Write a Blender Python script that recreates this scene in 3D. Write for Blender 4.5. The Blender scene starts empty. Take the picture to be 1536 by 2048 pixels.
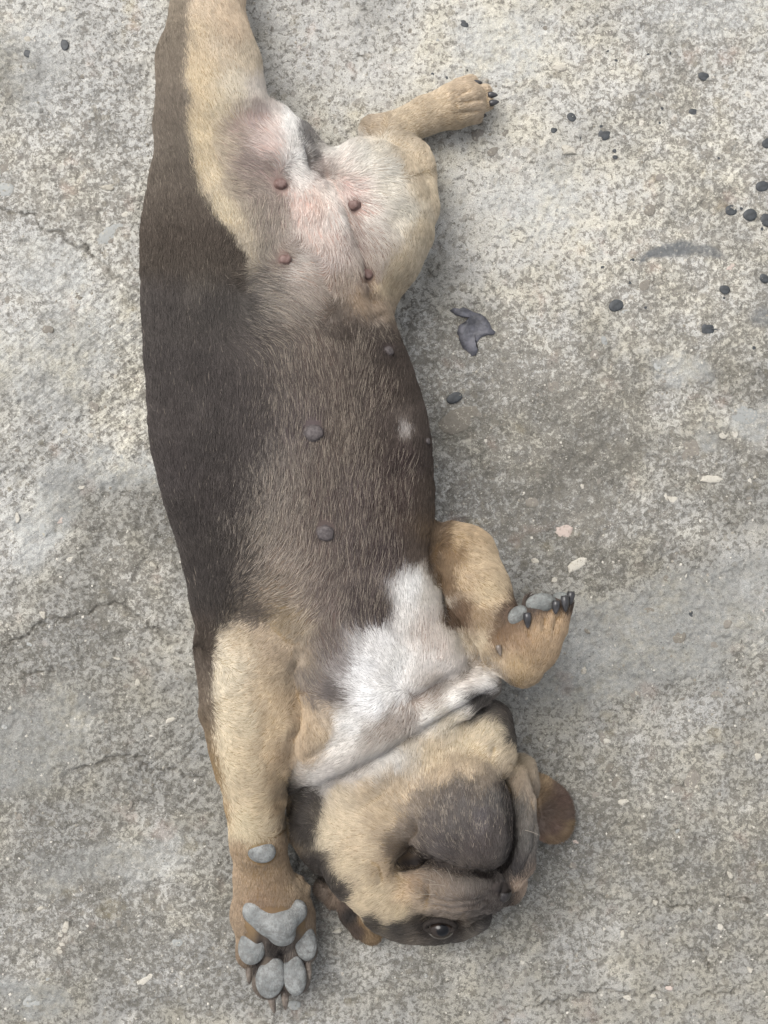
import bpy, math, random
import numpy as np

# ------------------------------------------------------------------ camera, light, exposure
S = 0.00025                 # metres per photo pixel at ground level (photo 1536 x 2048)
HC = 2600.0                 # camera height in those units (0.65 m)
RES = 3.0                   # voxel size of the puppy's body, same units
N_HAIR = 640000
rng = np.random.default_rng(7)
random.seed(7)
sc = bpy.context.scene
cam = bpy.data.objects.new('camera', bpy.data.cameras.new('camera'))
sc.collection.objects.link(cam)
cam.location = (0, 0, HC * S)
cam.rotation_euler = (0, 0, 0)
cam.data.sensor_fit = 'VERTICAL'
cam.data.sensor_height = 24
cam.data.lens = 24 * HC / 2048
cam.data.clip_start = 0.01
cam.data.clip_end = 400
sc.camera = cam

SUN_EL, SUN_AZ = math.radians(58), math.radians(318)   # azimuth clockwise from +Y
world = bpy.data.worlds.new('World')
sc.world = world
world.use_nodes = True
wn, wl = world.node_tree.nodes, world.node_tree.links
bg = wn['Background']
sky = wn.new('ShaderNodeTexSky')
sky.sky_type = 'NISHITA'
sky.sun_disc = False
sky.sun_elevation = SUN_EL
sky.sun_rotation = SUN_AZ
sky.dust_density = 4.0
sky.air_density = 1.0
hs = wn.new('ShaderNodeHueSaturation')
hs.inputs['Saturation'].default_value = 0.22           # overcast: nearly colourless sky
wl.new(sky.outputs[0], hs.inputs['Color'])
wl.new(hs.outputs[0], bg.inputs['Color'])
bg.inputs['Strength'].default_value = 0.142
sun = bpy.data.objects.new('sun', bpy.data.lights.new('sun', 'SUN'))
sc.collection.objects.link(sun)
sun.data.energy = 1.2
sun.data.angle = math.radians(36)
sun.data.color = (1.0, 0.96, 0.9)
from mathutils import Vector
sd = Vector((math.sin(SUN_AZ) * math.cos(SUN_EL), math.cos(SUN_AZ) * math.cos(SUN_EL), math.sin(SUN_EL)))
sun.rotation_euler = sd.to_track_quat('Z', 'Y').to_euler()
sun.location = sd * 3
sc.view_settings.view_transform = 'Standard'
sc.view_settings.look = 'None'
sc.view_settings.gamma = 1
sc.view_settings.use_curve_mapping = False
sc.view_settings.exposure = 0.72

# ------------------------------------------------------------------ helpers
def lin(h):
    c = [int(h[i:i + 2], 16) / 255 for i in (0, 2, 4)]
    return [x / 12.92 if x <= 0.04045 else ((x + 0.055) / 1.055) ** 2.4 for x in c]

def W(u, v, z=0.0):
    """photo pixel at height z -> point (ground-pixel units)"""
    k = 1 - z / HC
    return np.array([(u - 768) * k, (1024 - v) * k, z], float)

def inv(P):
    """point -> photo pixel"""
    k = 1 - P[:, 2] / HC
    return P[:, 0] / k + 768, 1024 - P[:, 1] / k

_tab = rng.random((8, 256, 256)).astype(np.float32)
def vn(x, y, ch=0):
    xi, yi = np.floor(x).astype(int), np.floor(y).astype(int)
    fx, fy = x - xi, y - yi
    fx = fx * fx * fx * (fx * (fx * 6 - 15) + 10); fy = fy * fy * fy * (fy * (fy * 6 - 15) + 10)
    t = _tab[ch]
    a, b = xi & 255, yi & 255
    a1, b1 = (a + 1) & 255, (b + 1) & 255
    return (t[a, b] * (1 - fx) + t[a1, b] * fx) * (1 - fy) + (t[a, b1] * (1 - fx) + t[a1, b1] * fx) * fy - 0.5
def fbm(x, y, ch=0, octv=4, gain=0.5):
    s, a = 0, 1.0
    for i in range(octv):
        c, q = math.cos(i * 1.3), math.sin(i * 1.3)
        s = s + a * vn((x * c - y * q) * 2 ** i + 31.7 * i, (x * q + y * c) * 2 ** i + 17.3 * i, (ch + i) % 8)
        a *= gain
    return s
def sstep(a, b, x):
    t = np.clip((x - a) / (b - a), 0, 1)
    return t * t * (3 - 2 * t)

# ---- signed distance field, sampled on a grid and turned into one mesh
class Field:
    BIG = 80.0
    def __init__(s, lo, hi, res):
        s.lo = np.array(lo, float); s.res = res
        s.n = np.ceil((np.array(hi, float) - s.lo) / res).astype(int) + 1
        s.F = np.full(tuple(s.n), s.BIG, np.float32)
    def box(s, lo, hi):
        a = np.clip(np.floor((lo - s.lo) / s.res).astype(int), 0, s.n)
        b = np.clip(np.ceil((hi - s.lo) / s.res).astype(int) + 1, 0, s.n)
        if np.any(b <= a): return None, None
        ax = [(s.lo[i] + np.arange(a[i], b[i]) * s.res).astype(np.float32) for i in range(3)]
        return tuple(slice(a[i], b[i]) for i in range(3)), np.meshgrid(*ax, indexing='ij', sparse=True)
    def comb(s, sl, d, k, op):
        f = s.F[sl]
        if op == 'add':
            if k > 0:
                h = np.maximum(k - np.abs(f - d), 0) / k
                s.F[sl] = np.minimum(f, d) - h * h * k * 0.25
            else: s.F[sl] = np.minimum(f, d)
        else:
            d = -d
            h = np.maximum(k - np.abs(f - d), 0) / max(k, 1e-6)
            s.F[sl] = np.maximum(f, d) + h * h * k * 0.25
    def caps(s, pts, k=14, op='add', flat=1.0):
        """chain of tapered capsules; pts (u, v, z, r); flat < 1 squashes in z"""
        P = [W(*p[:3]) for p in pts]; R = [p[3] * (1 - p[2] / HC) for p in pts]
        if len(P) == 1: P, R = P * 2, R * 2
        m = 45 if op == 'add' else k + 6
        lo = np.min([p - r for p, r in zip(P, R)], 0) - m; hi = np.max([p + r for p, r in zip(P, R)], 0) + m
        sl, g = s.box(lo, hi)
        if sl is None: return
        out = None
        for (a, b, ra, rb) in zip(P[:-1], P[1:], R[:-1], R[1:]):
            ba = b - a; L = max(float(ba @ ba), 1e-6)
            h = np.clip(((g[0] - a[0]) * ba[0] + (g[1] - a[1]) * ba[1] + (g[2] - a[2]) * ba[2]) / L, 0, 1)
            d = np.sqrt((g[0] - a[0] - h * ba[0]) ** 2 + (g[1] - a[1] - h * ba[1]) ** 2 + ((g[2] - a[2] - h * ba[2]) / flat) ** 2)
            d = d - (ra + (rb - ra) * h)
            if out is None: out = d
            else:
                kk = 8.0; hh = np.maximum(kk - np.abs(out - d), 0) / kk
                out = np.minimum(out, d) - hh * hh * kk * 0.25
        s.comb(sl, out, k, op)
    def ell(s, u, v, z, ru, rv, rz, rot=0, k=20, op='add', tilt=0):
        """ellipsoid; rot = degrees clockwise in the photo; tilt about its own long u axis"""
        c = W(u, v, z); q = 1 - z / HC; r = np.array([ru * q, rv * q, rz])
        a = math.radians(-rot); ca, sa = math.cos(a), math.sin(a)
        m = max(r) + (45 if op == 'add' else k + 6)
        sl, g = s.box(c - m, c + m)
        if sl is None: return
        x, y, zz = g[0] - c[0], g[1] - c[1], g[2] - c[2]
        X, Y = x * ca + y * sa, -x * sa + y * ca
        if tilt:
            t = math.radians(tilt); Y, zz = Y * math.cos(t) + zz * math.sin(t), -Y * math.sin(t) + zz * math.cos(t)
        k0 = np.sqrt((X / r[0]) ** 2 + (Y / r[1]) ** 2 + (zz / r[2]) ** 2) + 1e-6
        k1 = np.sqrt((X / r[0] ** 2) ** 2 + (Y / r[1] ** 2) ** 2 + (zz / r[2] ** 2) ** 2) + 1e-9
        s.comb(sl, k0 * (k0 - 1) / k1, k, op)
    def loft(s, rows, k=20):
        """trunk along y: rows (v, u_left, u_right, z_centre, half_height)"""
        R = np.array(rows, float)
        q = 1 - R[:, 3] / HC
        yy = (1024 - R[:, 0]) * q; cx = ((R[:, 1] + R[:, 2]) / 2 - 768) * q; w = (R[:, 2] - R[:, 1]) / 2 * q
        o = np.argsort(yy); yy, cx, w, cz, hz = yy[o], cx[o], w[o], R[o, 3], R[o, 4]
        lo = np.array([np.min(cx - w) - 45, yy[0], 0 - 45]); hi = np.array([np.max(cx + w) + 45, yy[-1], np.max(cz + hz) + 45])
        sl, g = s.box(lo, hi)
        y = g[1].ravel()
        def sm(a):
            t = np.interp(y, yy, a); n = max(3, int(190 / s.res)); ker = np.hanning(n + 2)[1:-1]; ker /= ker.sum()
            return np.convolve(np.pad(t, n, 'edge'), ker, 'same')[n:-n].astype(np.float32)[None, :, None]
        X, Z = (g[0] - sm(cx)) / sm(w), (g[2] - sm(cz)) / sm(hz)
        d = ((np.abs(X) ** 2.05 + np.abs(Z) ** 2.05) ** (1 / 2.05) - 1) * np.minimum(sm(w), sm(hz))
        s.comb(sl, d, k, 'add')
    def mesh(s):
        F = s.F; I = F < 0
        cnt = np.zeros(tuple(s.n - 1), np.int8)
        for dx in (0, 1):
            for dy in (0, 1):
                for dz in (0, 1):
                    cnt += I[dx:s.n[0] - 1 + dx, dy:s.n[1] - 1 + dy, dz:s.n[2] - 1 + dz]
        act = np.argwhere((cnt > 0) & (cnt < 8))
        idx = np.full(tuple(s.n - 1), -1, np.int32)
        idx[act[:, 0], act[:, 1], act[:, 2]] = np.arange(len(act))
        acc = np.zeros((len(act), 3)); num = np.zeros(len(act))
        C = [(a, b, c) for a in (0, 1) for b in (0, 1) for c in (0, 1)]
        for c0 in C:
            for ax in range(3):
                if c0[ax]: continue
                c1 = list(c0); c1[ax] = 1
                f0 = F[act[:, 0] + c0[0], act[:, 1] + c0[1], act[:, 2] + c0[2]]
                f1 = F[act[:, 0] + c1[0], act[:, 1] + c1[1], act[:, 2] + c1[2]]
                m = (f0 < 0) != (f1 < 0)
                t = np.where(m, f0 / np.where(m, f0 - f1, 1), 0)
                p = np.array(c0, float)[None] + t[:, None] * (np.array(c1) - np.array(c0))[None]
                acc += p * m[:, None]; num += m
        V = s.lo + (act + acc / np.maximum(num, 1)[:, None]) * s.res
        Q = []
        for ax in range(3):
            a1, a2 = (ax + 1) % 3, (ax + 2) % 3
            n = s.n.copy(); n[ax] -= 1
            sl0 = [slice(0, s.n[i]) for i in range(3)]; sl1 = list(sl0)
            sl0[ax] = slice(0, s.n[ax] - 1); sl1[ax] = slice(1, s.n[ax])
            for i in (a1, a2):
                sl0[i] = slice(1, s.n[i] - 1); sl1[i] = slice(1, s.n[i] - 1)
            i0, i1 = I[tuple(sl0)], I[tuple(sl1)]
            e = np.argwhere(i0 != i1); flip = i0[e[:, 0], e[:, 1], e[:, 2]]
            base = e.copy(); base[:, a1] += 1; base[:, a2] += 1
            def cell(d1, d2):
                c = base.copy(); c[:, a1] -= d1; c[:, a2] -= d2
                return idx[c[:, 0], c[:, 1], c[:, 2]]
            q = np.stack([cell(1, 1), cell(0, 1), cell(0, 0), cell(1, 0)], 1)
            q[~flip] = q[~flip][:, ::-1]
            Q.append(q)
        return V, np.concatenate(Q)

def smooth(V, Q, it=3, lam=0.5):
    E = np.concatenate([Q[:, [0, 1]], Q[:, [1, 2]], Q[:, [2, 3]], Q[:, [3, 0]]])
    deg = np.bincount(E.ravel(), minlength=len(V))[:, None]
    for _ in range(it):
        A = np.zeros_like(V)
        for c in range(3):
            A[:, c] = np.bincount(E[:, 0], V[E[:, 1], c], len(V)) + np.bincount(E[:, 1], V[E[:, 0], c], len(V))
        V = V + lam * (A / np.maximum(deg, 1) - V)
    return V

def vnormals(V, Q):
    n = np.cross(V[Q[:, 2]] - V[Q[:, 0]], V[Q[:, 3]] - V[Q[:, 1]])
    N = np.zeros_like(V)
    for c in range(3):
        for j in range(4): N[:, c] += np.bincount(Q[:, j], n[:, c], len(V))
    return N / (np.linalg.norm(N, axis=1, keepdims=True) + 1e-9)

def link(name, data, parent=None, mat=None):
    o = bpy.data.objects.new(name, data)
    sc.collection.objects.link(o)
    if parent: o.parent = parent
    if mat and hasattr(data, 'materials'): data.materials.append(mat)
    return o

def mesh_obj(name, V, faces, mat, parent=None, smooth_shade=True, scale=S):
    me = bpy.data.meshes.new(name)
    V = np.asarray(V, float) * scale
    if isinstance(faces, np.ndarray):
        n = len(faces); w = faces.shape[1]
        me.vertices.add(len(V)); me.vertices.foreach_set('co', V.ravel().astype(np.float32))
        me.loops.add(n * w); me.loops.foreach_set('vertex_index', faces.ravel().astype(np.int32))
        me.polygons.add(n)
        me.polygons.foreach_set('loop_start', np.arange(0, n * w, w, dtype=np.int32))
        me.update(calc_edges=True)
    else:
        me.from_pydata([tuple(v) for v in V], [], faces)
    me.validate()
    me.polygons.foreach_set('use_smooth', np.full(len(me.polygons), smooth_shade))
    me.update()
    return link(name, me, parent, mat)

def vattr(o, name, arr):
    me = o.data
    if arr.ndim == 1:
        a = me.attributes.new(name, 'FLOAT', 'POINT'); a.data.foreach_set('value', arr.astype(np.float32))
    else:
        a = me.attributes.new(name, 'FLOAT_COLOR', 'POINT')
        a.data.foreach_set('color', np.concatenate([arr, np.ones((len(arr), 1))], 1).ravel().astype(np.float32))

def tube(pts, radii, seg=10, up=(0, 0, 1)):
    P = np.array(pts, float); n = len(P); V = []; F = []
    for i in range(n):
        t = P[min(i + 1, n - 1)] - P[max(i - 1, 0)]; t /= np.linalg.norm(t) + 1e-9
        a = np.cross(t, up); 
        if np.linalg.norm(a) < 1e-3: a = np.cross(t, (1, 0, 0))
        a /= np.linalg.norm(a); b = np.cross(a, t)
        for j in range(seg):
            th = 2 * math.pi * j / seg
            V.append(P[i] + radii[i] * (math.cos(th) * a + math.sin(th) * b))
    for i in range(n - 1):
        for j in range(seg):
            F.append((i * seg + j, i * seg + (j + 1) % seg, (i + 1) * seg + (j + 1) % seg, (i + 1) * seg + j))
    F.append(tuple(range(seg))[::-1]); F.append(tuple((n - 1) * seg + j for j in range(seg)))
    return np.array(V), F

# ------------------------------------------------------------------ materials
class NT:
    def __init__(s, name):
        s.m = bpy.data.materials.new(name); s.m.use_nodes = True
        s.t = s.m.node_tree; s.b = s.t.nodes['Principled BSDF']
    def n(s, typ, **kw):
        x = s.t.nodes.new(typ)
        for k, v in kw.items(): setattr(x, k, v)
        return x
    def put(s, sock, v):
        if isinstance(v, bpy.types.NodeSocket): s.t.links.new(v, sock)
        elif isinstance(v, (list, tuple)) and len(v) == 3 and sock.type == 'RGBA': sock.default_value = (*v, 1)
        else: sock.default_value = v
    def coord(s): 
        return s.n('ShaderNodeTexCoord').outputs['Object']
    def attr(s, name, col=False):
        a = s.n('ShaderNodeAttribute', attribute_name=name)
        return a.outputs['Color' if col else 'Fac']
    def noise(s, co, scale, detail=4, rough=0.55, dist=0.0):
        x = s.n('ShaderNodeTexNoise'); s.put(x.inputs['Vector'], co)
        x.inputs['Scale'].default_value = scale; x.inputs['Detail'].default_value = detail
        x.inputs['Roughness'].default_value = rough; x.inputs['Distortion'].default_value = dist
        return x.outputs['Fac']
    def voro(s, co, scale, out='Distance', feature='F1', rand=1.0):
        x = s.n('ShaderNodeTexVoronoi', feature=feature); s.put(x.inputs['Vector'], co)
        x.inputs['Scale'].default_value = scale; x.inputs['Randomness'].default_value = rand
        return x.outputs[out]
    def ramp(s, f, a, b, lo=0.0, hi=1.0):
        x = s.n('ShaderNodeMapRange', interpolation_type='SMOOTHSTEP'); s.put(x.inputs[0], f)
        for i, v in zip((1, 2, 3, 4), (a, b, lo, hi)): s.put(x.inputs[i], v)
        return x.outputs[0]
    def math(s, op, a, b=0.0):
        x = s.n('ShaderNodeMath', operation=op); s.put(x.inputs[0], a); s.put(x.inputs[1], b)
        return x.outputs[0]
    def mix(s, f, a, b, mode='MIX'):
        x = s.n('ShaderNodeMix', data_type='RGBA', blend_type=mode)
        s.put(x.inputs[0], f); s.put(x.inputs[6], a); s.put(x.inputs[7], b)
        return x.outputs[2]
    def bump(s, h, strength, dist):
        x = s.n('ShaderNodeBump'); s.put(x.inputs['Height'], h)
        x.inputs['Strength'].default_value = strength; x.inputs['Distance'].default_value = dist
        s.t.links.new(x.outputs[0], s.b.inputs['Normal'])
    def done(s, col, rough=0.8, spec=0.3):
        s.put(s.b.inputs['Base Color'], col); s.put(s.b.inputs['Roughness'], rough)
        s.b.inputs['Specular IOR Level'].default_value = spec
        return s.m

def alb(h, g=0.80): return [c * g for c in lin(h)]

def mat_ground():
    t = NT('weathered_concrete'); co = t.coord()
    dirt, cem, crack, tar = t.attr('dirt'), t.attr('cement'), t.attr('crack'), t.attr('tar')
    warm, rough_a = t.attr('warm'), t.attr('pit')
    base = t.mix(warm, alb('bcbbb7'), alb('c9c4b6'))
    base = t.mix(t.ramp(t.noise(co, 60, 5), .35, .68), base, alb('c2c0ba'))
    # wormy dark aggregate showing through the paste
    n1 = t.noise(co, 420, 6, .72, .5)
    n2 = t.noise(co, 165, 7, .72, .35)
    thr = t.math('SUBTRACT', .575, t.math('MULTIPLY', dirt, .13))
    dk = t.ramp(n1, thr, t.math('ADD', thr, .045))
    thr2 = t.math('SUBTRACT', .605, t.math('MULTIPLY', dirt, .13))
    dk2 = t.ramp(n2, thr2, t.math('ADD', thr2, .03))
    grain = t.mix(t.noise(co, 1100, 3, .7), alb('5f5b53'), alb('8f8a81'))
    keep = t.ramp(cem, .25, .8, 1.0, .25)
    base = t.mix(t.math('MULTIPLY', t.math('MULTIPLY', dk, keep), .72), base, grain)
    base = t.mix(t.math('MULTIPLY', t.math('MULTIPLY', dk2, keep), .56), base, t.mix(t.noise(co, 520, 5, .7), alb('67635b'), alb('8b877f')))
    # pale crumbs of paste left standing on the dark parts
    n3 = t.noise(co, 560, 6, .75, .8)
    crumb = t.ramp(n3, t.math('SUBTRACT', .60, t.math('MULTIPLY', dirt, .035)), .635)
    base = t.mix(t.math('MULTIPLY', crumb, .85), base, t.mix(t.noise(co, 300, 3), alb('bfbaae'), alb('d8d4ca')))
    # flat rounded pebbles polished flush with the paste
    v = t.n('ShaderNodeTexVoronoi', feature='F1'); wv = t.n('ShaderNodeVectorMath', operation='ADD')
    nz = t.n('ShaderNodeTexNoise'); nz.inputs['Scale'].default_value = 300; t.put(nz.inputs['Vector'], co)
    sv = t.n('ShaderNodeVectorMath', operation='SCALE'); t.put(sv.inputs[0], nz.outputs['Color']); sv.inputs['Scale'].default_value = .0045
    t.put(wv.inputs[0], co); t.put(wv.inputs[1], sv.outputs[0])
    t.put(v.inputs['Vector'], wv.outputs[0]); v.inputs['Scale'].default_value = 190
    sep = t.n('ShaderNodeSeparateColor'); t.put(sep.inputs[0], v.outputs['Color'])
    rad = t.ramp(sep.outputs[0], .45, 1.0, 0.0, .42)
    peb = t.math('MULTIPLY', t.ramp(t.math('SUBTRACT', v.outputs['Distance'], rad), -.03, .02, 1, 0), t.ramp(sep.outputs[0], .45, .5))
    pebc = t.mix(sep.outputs[1], alb('86807a'), alb('a19b8d'))
    base = t.mix(t.math('MULTIPLY', peb, .55), base, pebc)
    # strokes of the trowel
    mp = t.n('ShaderNodeMapping'); t.put(mp.inputs[0], co); mp.inputs['Rotation'].default_value = (0, 0, math.radians(-38))
    mq = t.n('ShaderNodeMapping'); t.put(mq.inputs[0], mp.outputs[0]); mq.inputs['Scale'].default_value = (60, 650, 1)
    st = t.noise(mq.outputs[0], 1.0, 4, .6, .3)
    base = t.mix(t.math('MULTIPLY', t.attr('brush'), .75), base, t.mix(1.0, base, t.mix(t.ramp(st, .36, .64), (.72, .72, .72), (1.3, 1.3, 1.28)), 'MULTIPLY'))
    # bluish cement smears
    base = t.mix(t.math('MULTIPLY', cem, t.ramp(t.noise(co, 240, 6, .7), .3, .62, .1, .72)), base, alb('b5b8b7'))
    # tints: pink and ochre traces
    base = t.mix(t.math('MULTIPLY', t.ramp(t.noise(co, 42, 4), .6, .72), .22), base, alb('c9ab9b'))
    base = t.mix(t.math('MULTIPLY', t.ramp(t.noise(co, 33.7, 5), .62, .74), .25), base, alb('b9a878'))
    # pale grains and dark pin holes
    v2 = t.voro(co, 900, 'Distance'); v2c = t.voro(co, 900, 'Color')
    s2 = t.n('ShaderNodeSeparateColor'); t.put(s2.inputs[0], v2c)
    pale = t.math('MULTIPLY', t.ramp(v2, .22, .38, 1, 0), t.ramp(s2.outputs[0], .80, .83))
    base = t.mix(t.math('MULTIPLY', pale, .75), base, alb('dcd8ce'))
    v3 = t.voro(co, 620, 'Distance'); v3c = t.voro(co, 620, 'Color')
    s3 = t.n('ShaderNodeSeparateColor'); t.put(s3.inputs[0], v3c)
    hole = t.math('MULTIPLY', t.ramp(v3, .12, .26, 1, 0), t.ramp(s3.outputs[0], .84, .86))
    base = t.mix(t.math('MULTIPLY', hole, .65), base, alb('57534b'))
    fine = t.noise(co, 2600, 2, .6)
    base = t.mix(1.0, base, t.mix(t.ramp(fine, .3, .7), (.70, .70, .70), (1.26, 1.26, 1.26)), 'MULTIPLY')
    grime_shade = t.attr('grime_shade')
    base = t.mix(grime_shade, base, t.mix(1.0, t.mix(.18, base, alb('77746b')), (.67, .67, .665), 'MULTIPLY'))  # darkens the slab for grime and for painted shade together
    base = t.mix(t.math('MULTIPLY', t.math('MULTIPLY', crack, t.ramp(t.noise(co, 260, 4), .3, .6, .45, 1)), .55), base, alb('66625a'))
    base = t.mix(t.math('MULTIPLY', tar, t.ramp(t.noise(co, 500, 4), .28, .5, .35, .95)), base, alb('6e7071'))
    h = t.math('ADD', t.math('MULTIPLY', t.noise(co, 700, 5, .65), 1.0), t.math('MULTIPLY', dk, -.35))
    h = t.math('ADD', h, t.math('MULTIPLY', hole, -.5))
    h = t.math('ADD', h, t.math('MULTIPLY', pale, .25))
    t.bump(h, .7, .0007)
    return t.done(base, .88, .25)

def mat_simple(name, a, b, scale, rough=.6, spec=.4, bump=0.0, bscale=None, bdist=.0002, rnd=False):
    t = NT(name); co = t.coord()
    f = t.noise(co, scale, 5, .6)
    f = t.ramp(f, .3, .7)
    if rnd:
        oi = t.n('ShaderNodeObjectInfo')
        f = t.math('ADD', t.math('MULTIPLY', f, .75), t.math('SUBTRACT', t.math('MULTIPLY', oi.outputs['Random'], .5), .12))
    if rnd:
        gc = t.n('ShaderNodeNewGeometry').outputs['Position']
        col_ = t.mix(t.ramp(t.noise(gc, 520, 6, .75), .56, .62), t.mix(f, alb(a), alb(b)), alb('b9b3a5'))
        col_ = t.mix(t.math('MULTIPLY', t.ramp(t.noise(gc, 700, 5, .7), .55, .63), .5), col_, alb('6a655b'))
        if bump: t.bump(t.noise(gc, 700, 5, .65), .7, .0006)
        return t.done(col_, rough, spec)
    if bump: t.bump(t.noise(co, bscale or scale * 3, 4, .6), bump, bdist)
    return t.done(t.mix(f, alb(a), alb(b)), rough, spec)

def mat_pad(ca='7c7f7e', cb='999b99'):
    t = NT('paw_pad_skin'); co = t.coord()
    v = t.voro(co, 1500, 'Distance'); e = t.voro(co, 230, 'Distance', 'DISTANCE_TO_EDGE')
    n = t.noise(co, 160, 4)
    c = t.mix(t.ramp(n, .35, .65), alb(ca), alb(cb))
    c = t.mix(t.math('MULTIPLY', t.ramp(t.noise(co, 420, 5, .7), .4, .62), .6), c, alb('686663'))
    crk = t.math('MULTIPLY', t.ramp(e, .0, .022, 1, 0), t.ramp(t.noise(co, 90, 3), .54, .64))
    c = t.mix(t.math('MULTIPLY', crk, .55), c, alb('55524f'))
    h = t.math('SUBTRACT', t.math('MULTIPLY', v, -1), t.math('MULTIPLY', crk, .8))
    t.bump(t.math('ADD', h, t.math('MULTIPLY', t.noise(co, 800, 5, .7), 1.5)), .6, .0004)
    return t.done(c, .62, .35)

def mat_skin():
    t = NT('puppy_skin'); co = t.coord()
    c = t.attr('skin', True)
    n = t.noise(co, 900, 4, .6)
    c = t.mix(1.0, c, t.mix(n, (.78, .78, .78), (1.18, 1.18, 1.18)), 'MULTIPLY')
    t.bump(t.noise(co, 1400, 4, .6), .4, .0003)
    return t.done(c, .75, .25)

def mat_fur():
    t = NT('puppy_fur')
    t.done(t.attr('col', True), .62, .18)
    return t.m

M_GROUND, M_PAD, M_SKIN, M_FUR = mat_ground(), mat_pad(), mat_skin(), mat_fur()
M_PADD = mat_pad('6d706e', '8b8e8b')
M_CLAW = mat_simple('dark_claw', '2b2a2b', '4a494b', 300, .3, .5)
M_CLAW2 = mat_simple('horn_claw', '4a4038', '8a7f74', 300, .3, .5)
M_DROP = mat_simple('dark_drop', '26292c', '43474a', 420, .55, .5, .3, 1500)
M_SCRAP = mat_simple('black_scrap', '2f3034', '6c6c74', 150, .5, .4, .7, 500, .0008)
M_STONE = [mat_simple('grey_stone', '6f6a60', '98928a', 420, .85, .25, .5, 1600, .0004, True),
           mat_simple('pale_chip', 'aaa497', 'd2cdc2', 420, .85, .25, .5, 1600, .0004, True),
           mat_simple('blue_grey_stone', '8f918f', 'b4b5b1', 420, .85, .25, .5, 1600, .0004, True),
           mat_simple('pink_chip', 'b3a196', 'd0c2b9', 420, .85, .25, .5, 1600, .0004, True)]
M_NIP = mat_simple('nipple_skin', '6a524c', '86706a', 500, .6, .3, .6, 2200, .0003)
M_NIPG = mat_simple('grey_nipple_skin', '4a4444', '686160', 700, .6, .3, .7, 2200, .0003)
M_EAR = None

# ------------------------------------------------------------------ ground
def blobs(x, y, L, ww=60):
    """sum of soft ellipses (u, v, ru, rv, rot, amount) with ragged edges"""
    U, V = x + 768, 1024 - y
    wx = fbm(x / 70, y / 70, 1) * ww; wy = fbm(x / 70 + 9, y / 70 + 5, 3) * ww
    out = np.zeros_like(x)
    for (u, v, ru, rv, rot, am) in L:
        a = math.radians(rot); dx, dy = U + wx - u, V + wy - v
        X, Y = dx * math.cos(a) + dy * math.sin(a), -dx * math.sin(a) + dy * math.cos(a)
        out = np.maximum(out, am * (1 - sstep(.55, 1.15, np.sqrt((X / ru) ** 2 + (Y / rv) ** 2))))
    return out
CRACKS = [([(0, 420), (60, 435), (110, 465), (170, 500), (215, 535), (262, 572), (290, 590)], 4.0),
          ([(0, 1290), (30, 1285), (75, 1258), (110, 1245), (160, 1232), (205, 1212), (238, 1206), (270, 1228), (300, 1256), (350, 1285)], 3.4),
          ([(150, 1540), (205, 1530), (235, 1516), (270, 1512), (300, 1535), (345, 1545), (410, 1552)], 3.4),
          ([(1300, 1800), (1380, 1815), (1450, 1795), (1536, 1815)], 1.8), ([(1060, 2015), (1180, 1990), (1300, 1985), (1345, 1998), (1480, 1985)], 2.4),
          ([(1010, 2048), (1090, 1990), (1140, 1930), (1170, 1870)], 1.6), ([(0, 1330), (50, 1345), (100, 1340)], 2.0),
          ([(1340, 1860), (1400, 1910), (1430, 1960)], 1.4)]
def seg_dist(x, y, pts):
    d = np.full(x.shape, 1e9)
    for (u0, v0), (u1, v1) in zip(pts[:-1], pts[1:]):
        ax, ay, bx, by = u0 - 768, 1024 - v0, u1 - 768, 1024 - v1
        L = (bx - ax) ** 2 + (by - ay) ** 2
        h = np.clip(((x - ax) * (bx - ax) + (y - ay) * (by - ay)) / L, 0, 1)
        d = np.minimum(d, np.hypot(x - ax - h * (bx - ax), y - ay - h * (by - ay)))
    return d
def ground_h(x, y):
    near = 1 - sstep(1500, 4000, np.hypot(x, y))
    h = fbm(x / 160, y / 160, 0, 3) * 7 + fbm(x / 26, y / 26, 2, 4, .6) * 2.4 + fbm(x / 9, y / 9, 4, 2) * 2.6
    # flaked hollows with sharp lips
    f = fbm(x / 45 + 3, y / 45, 5, 4, .6)
    h -= sstep(.08, .15, f) * 2.4
    # brushed ridges at the left
    a = (x * .62 + y * .78)
    br = np.sin(a / 13 + fbm(x / 60, y / 60, 6) * 3) * (1 - sstep(150, 330, np.hypot((x + 620) * .8, y - 190)))
    h += br * 2.2
    cr = np.zeros_like(x)
    wob = fbm(x / 18, y / 18, 7, 3) * 16
    for pts, w in CRACKS:
        d = seg_dist(x + wob, y + fbm(x / 18 + 4, y / 18, 1, 3) * 16, pts)
        cr = np.maximum(cr, 1 - sstep(w * .3, w * 1.15, d - fbm(x / 12, y / 12, 5, 2) * 2.5))
    return h * near - cr * 6.5, cr, f
def axis(lo, hi, step):
    c = np.arange(lo, hi + step, step); e = []; d, s = 0, step
    while d < 240000:
        s *= 1.28; d += s; e.append(d)
    e = np.array(e)
    return np.concatenate([(lo - e)[::-1], c, hi + e])
gx, gy = axis(-820, 820, 3.2), axis(-1075, 1075, 3.2)
GX, GY = np.meshgrid(gx, gy, indexing='ij')
gh, gcr, gf = ground_h(GX, GY)
nx, ny = len(gx), len(gy)
ii = (np.arange(nx - 1)[:, None] * ny + np.arange(ny - 1)[None]).ravel()
ground = mesh_obj('ground', np.stack([GX.ravel(), GY.ravel(), gh.ravel()], 1), np.stack([ii, ii + ny, ii + ny + 1, ii + 1], 1), M_GROUND)
ground['kind'] = 'structure'
ground['label'] = 'weathered rough concrete ground with cracks and exposed stones'
fx, fy = GX.ravel(), GY.ravel()
n_big = fbm(fx / 320, fy / 320, 2, 4)
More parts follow.
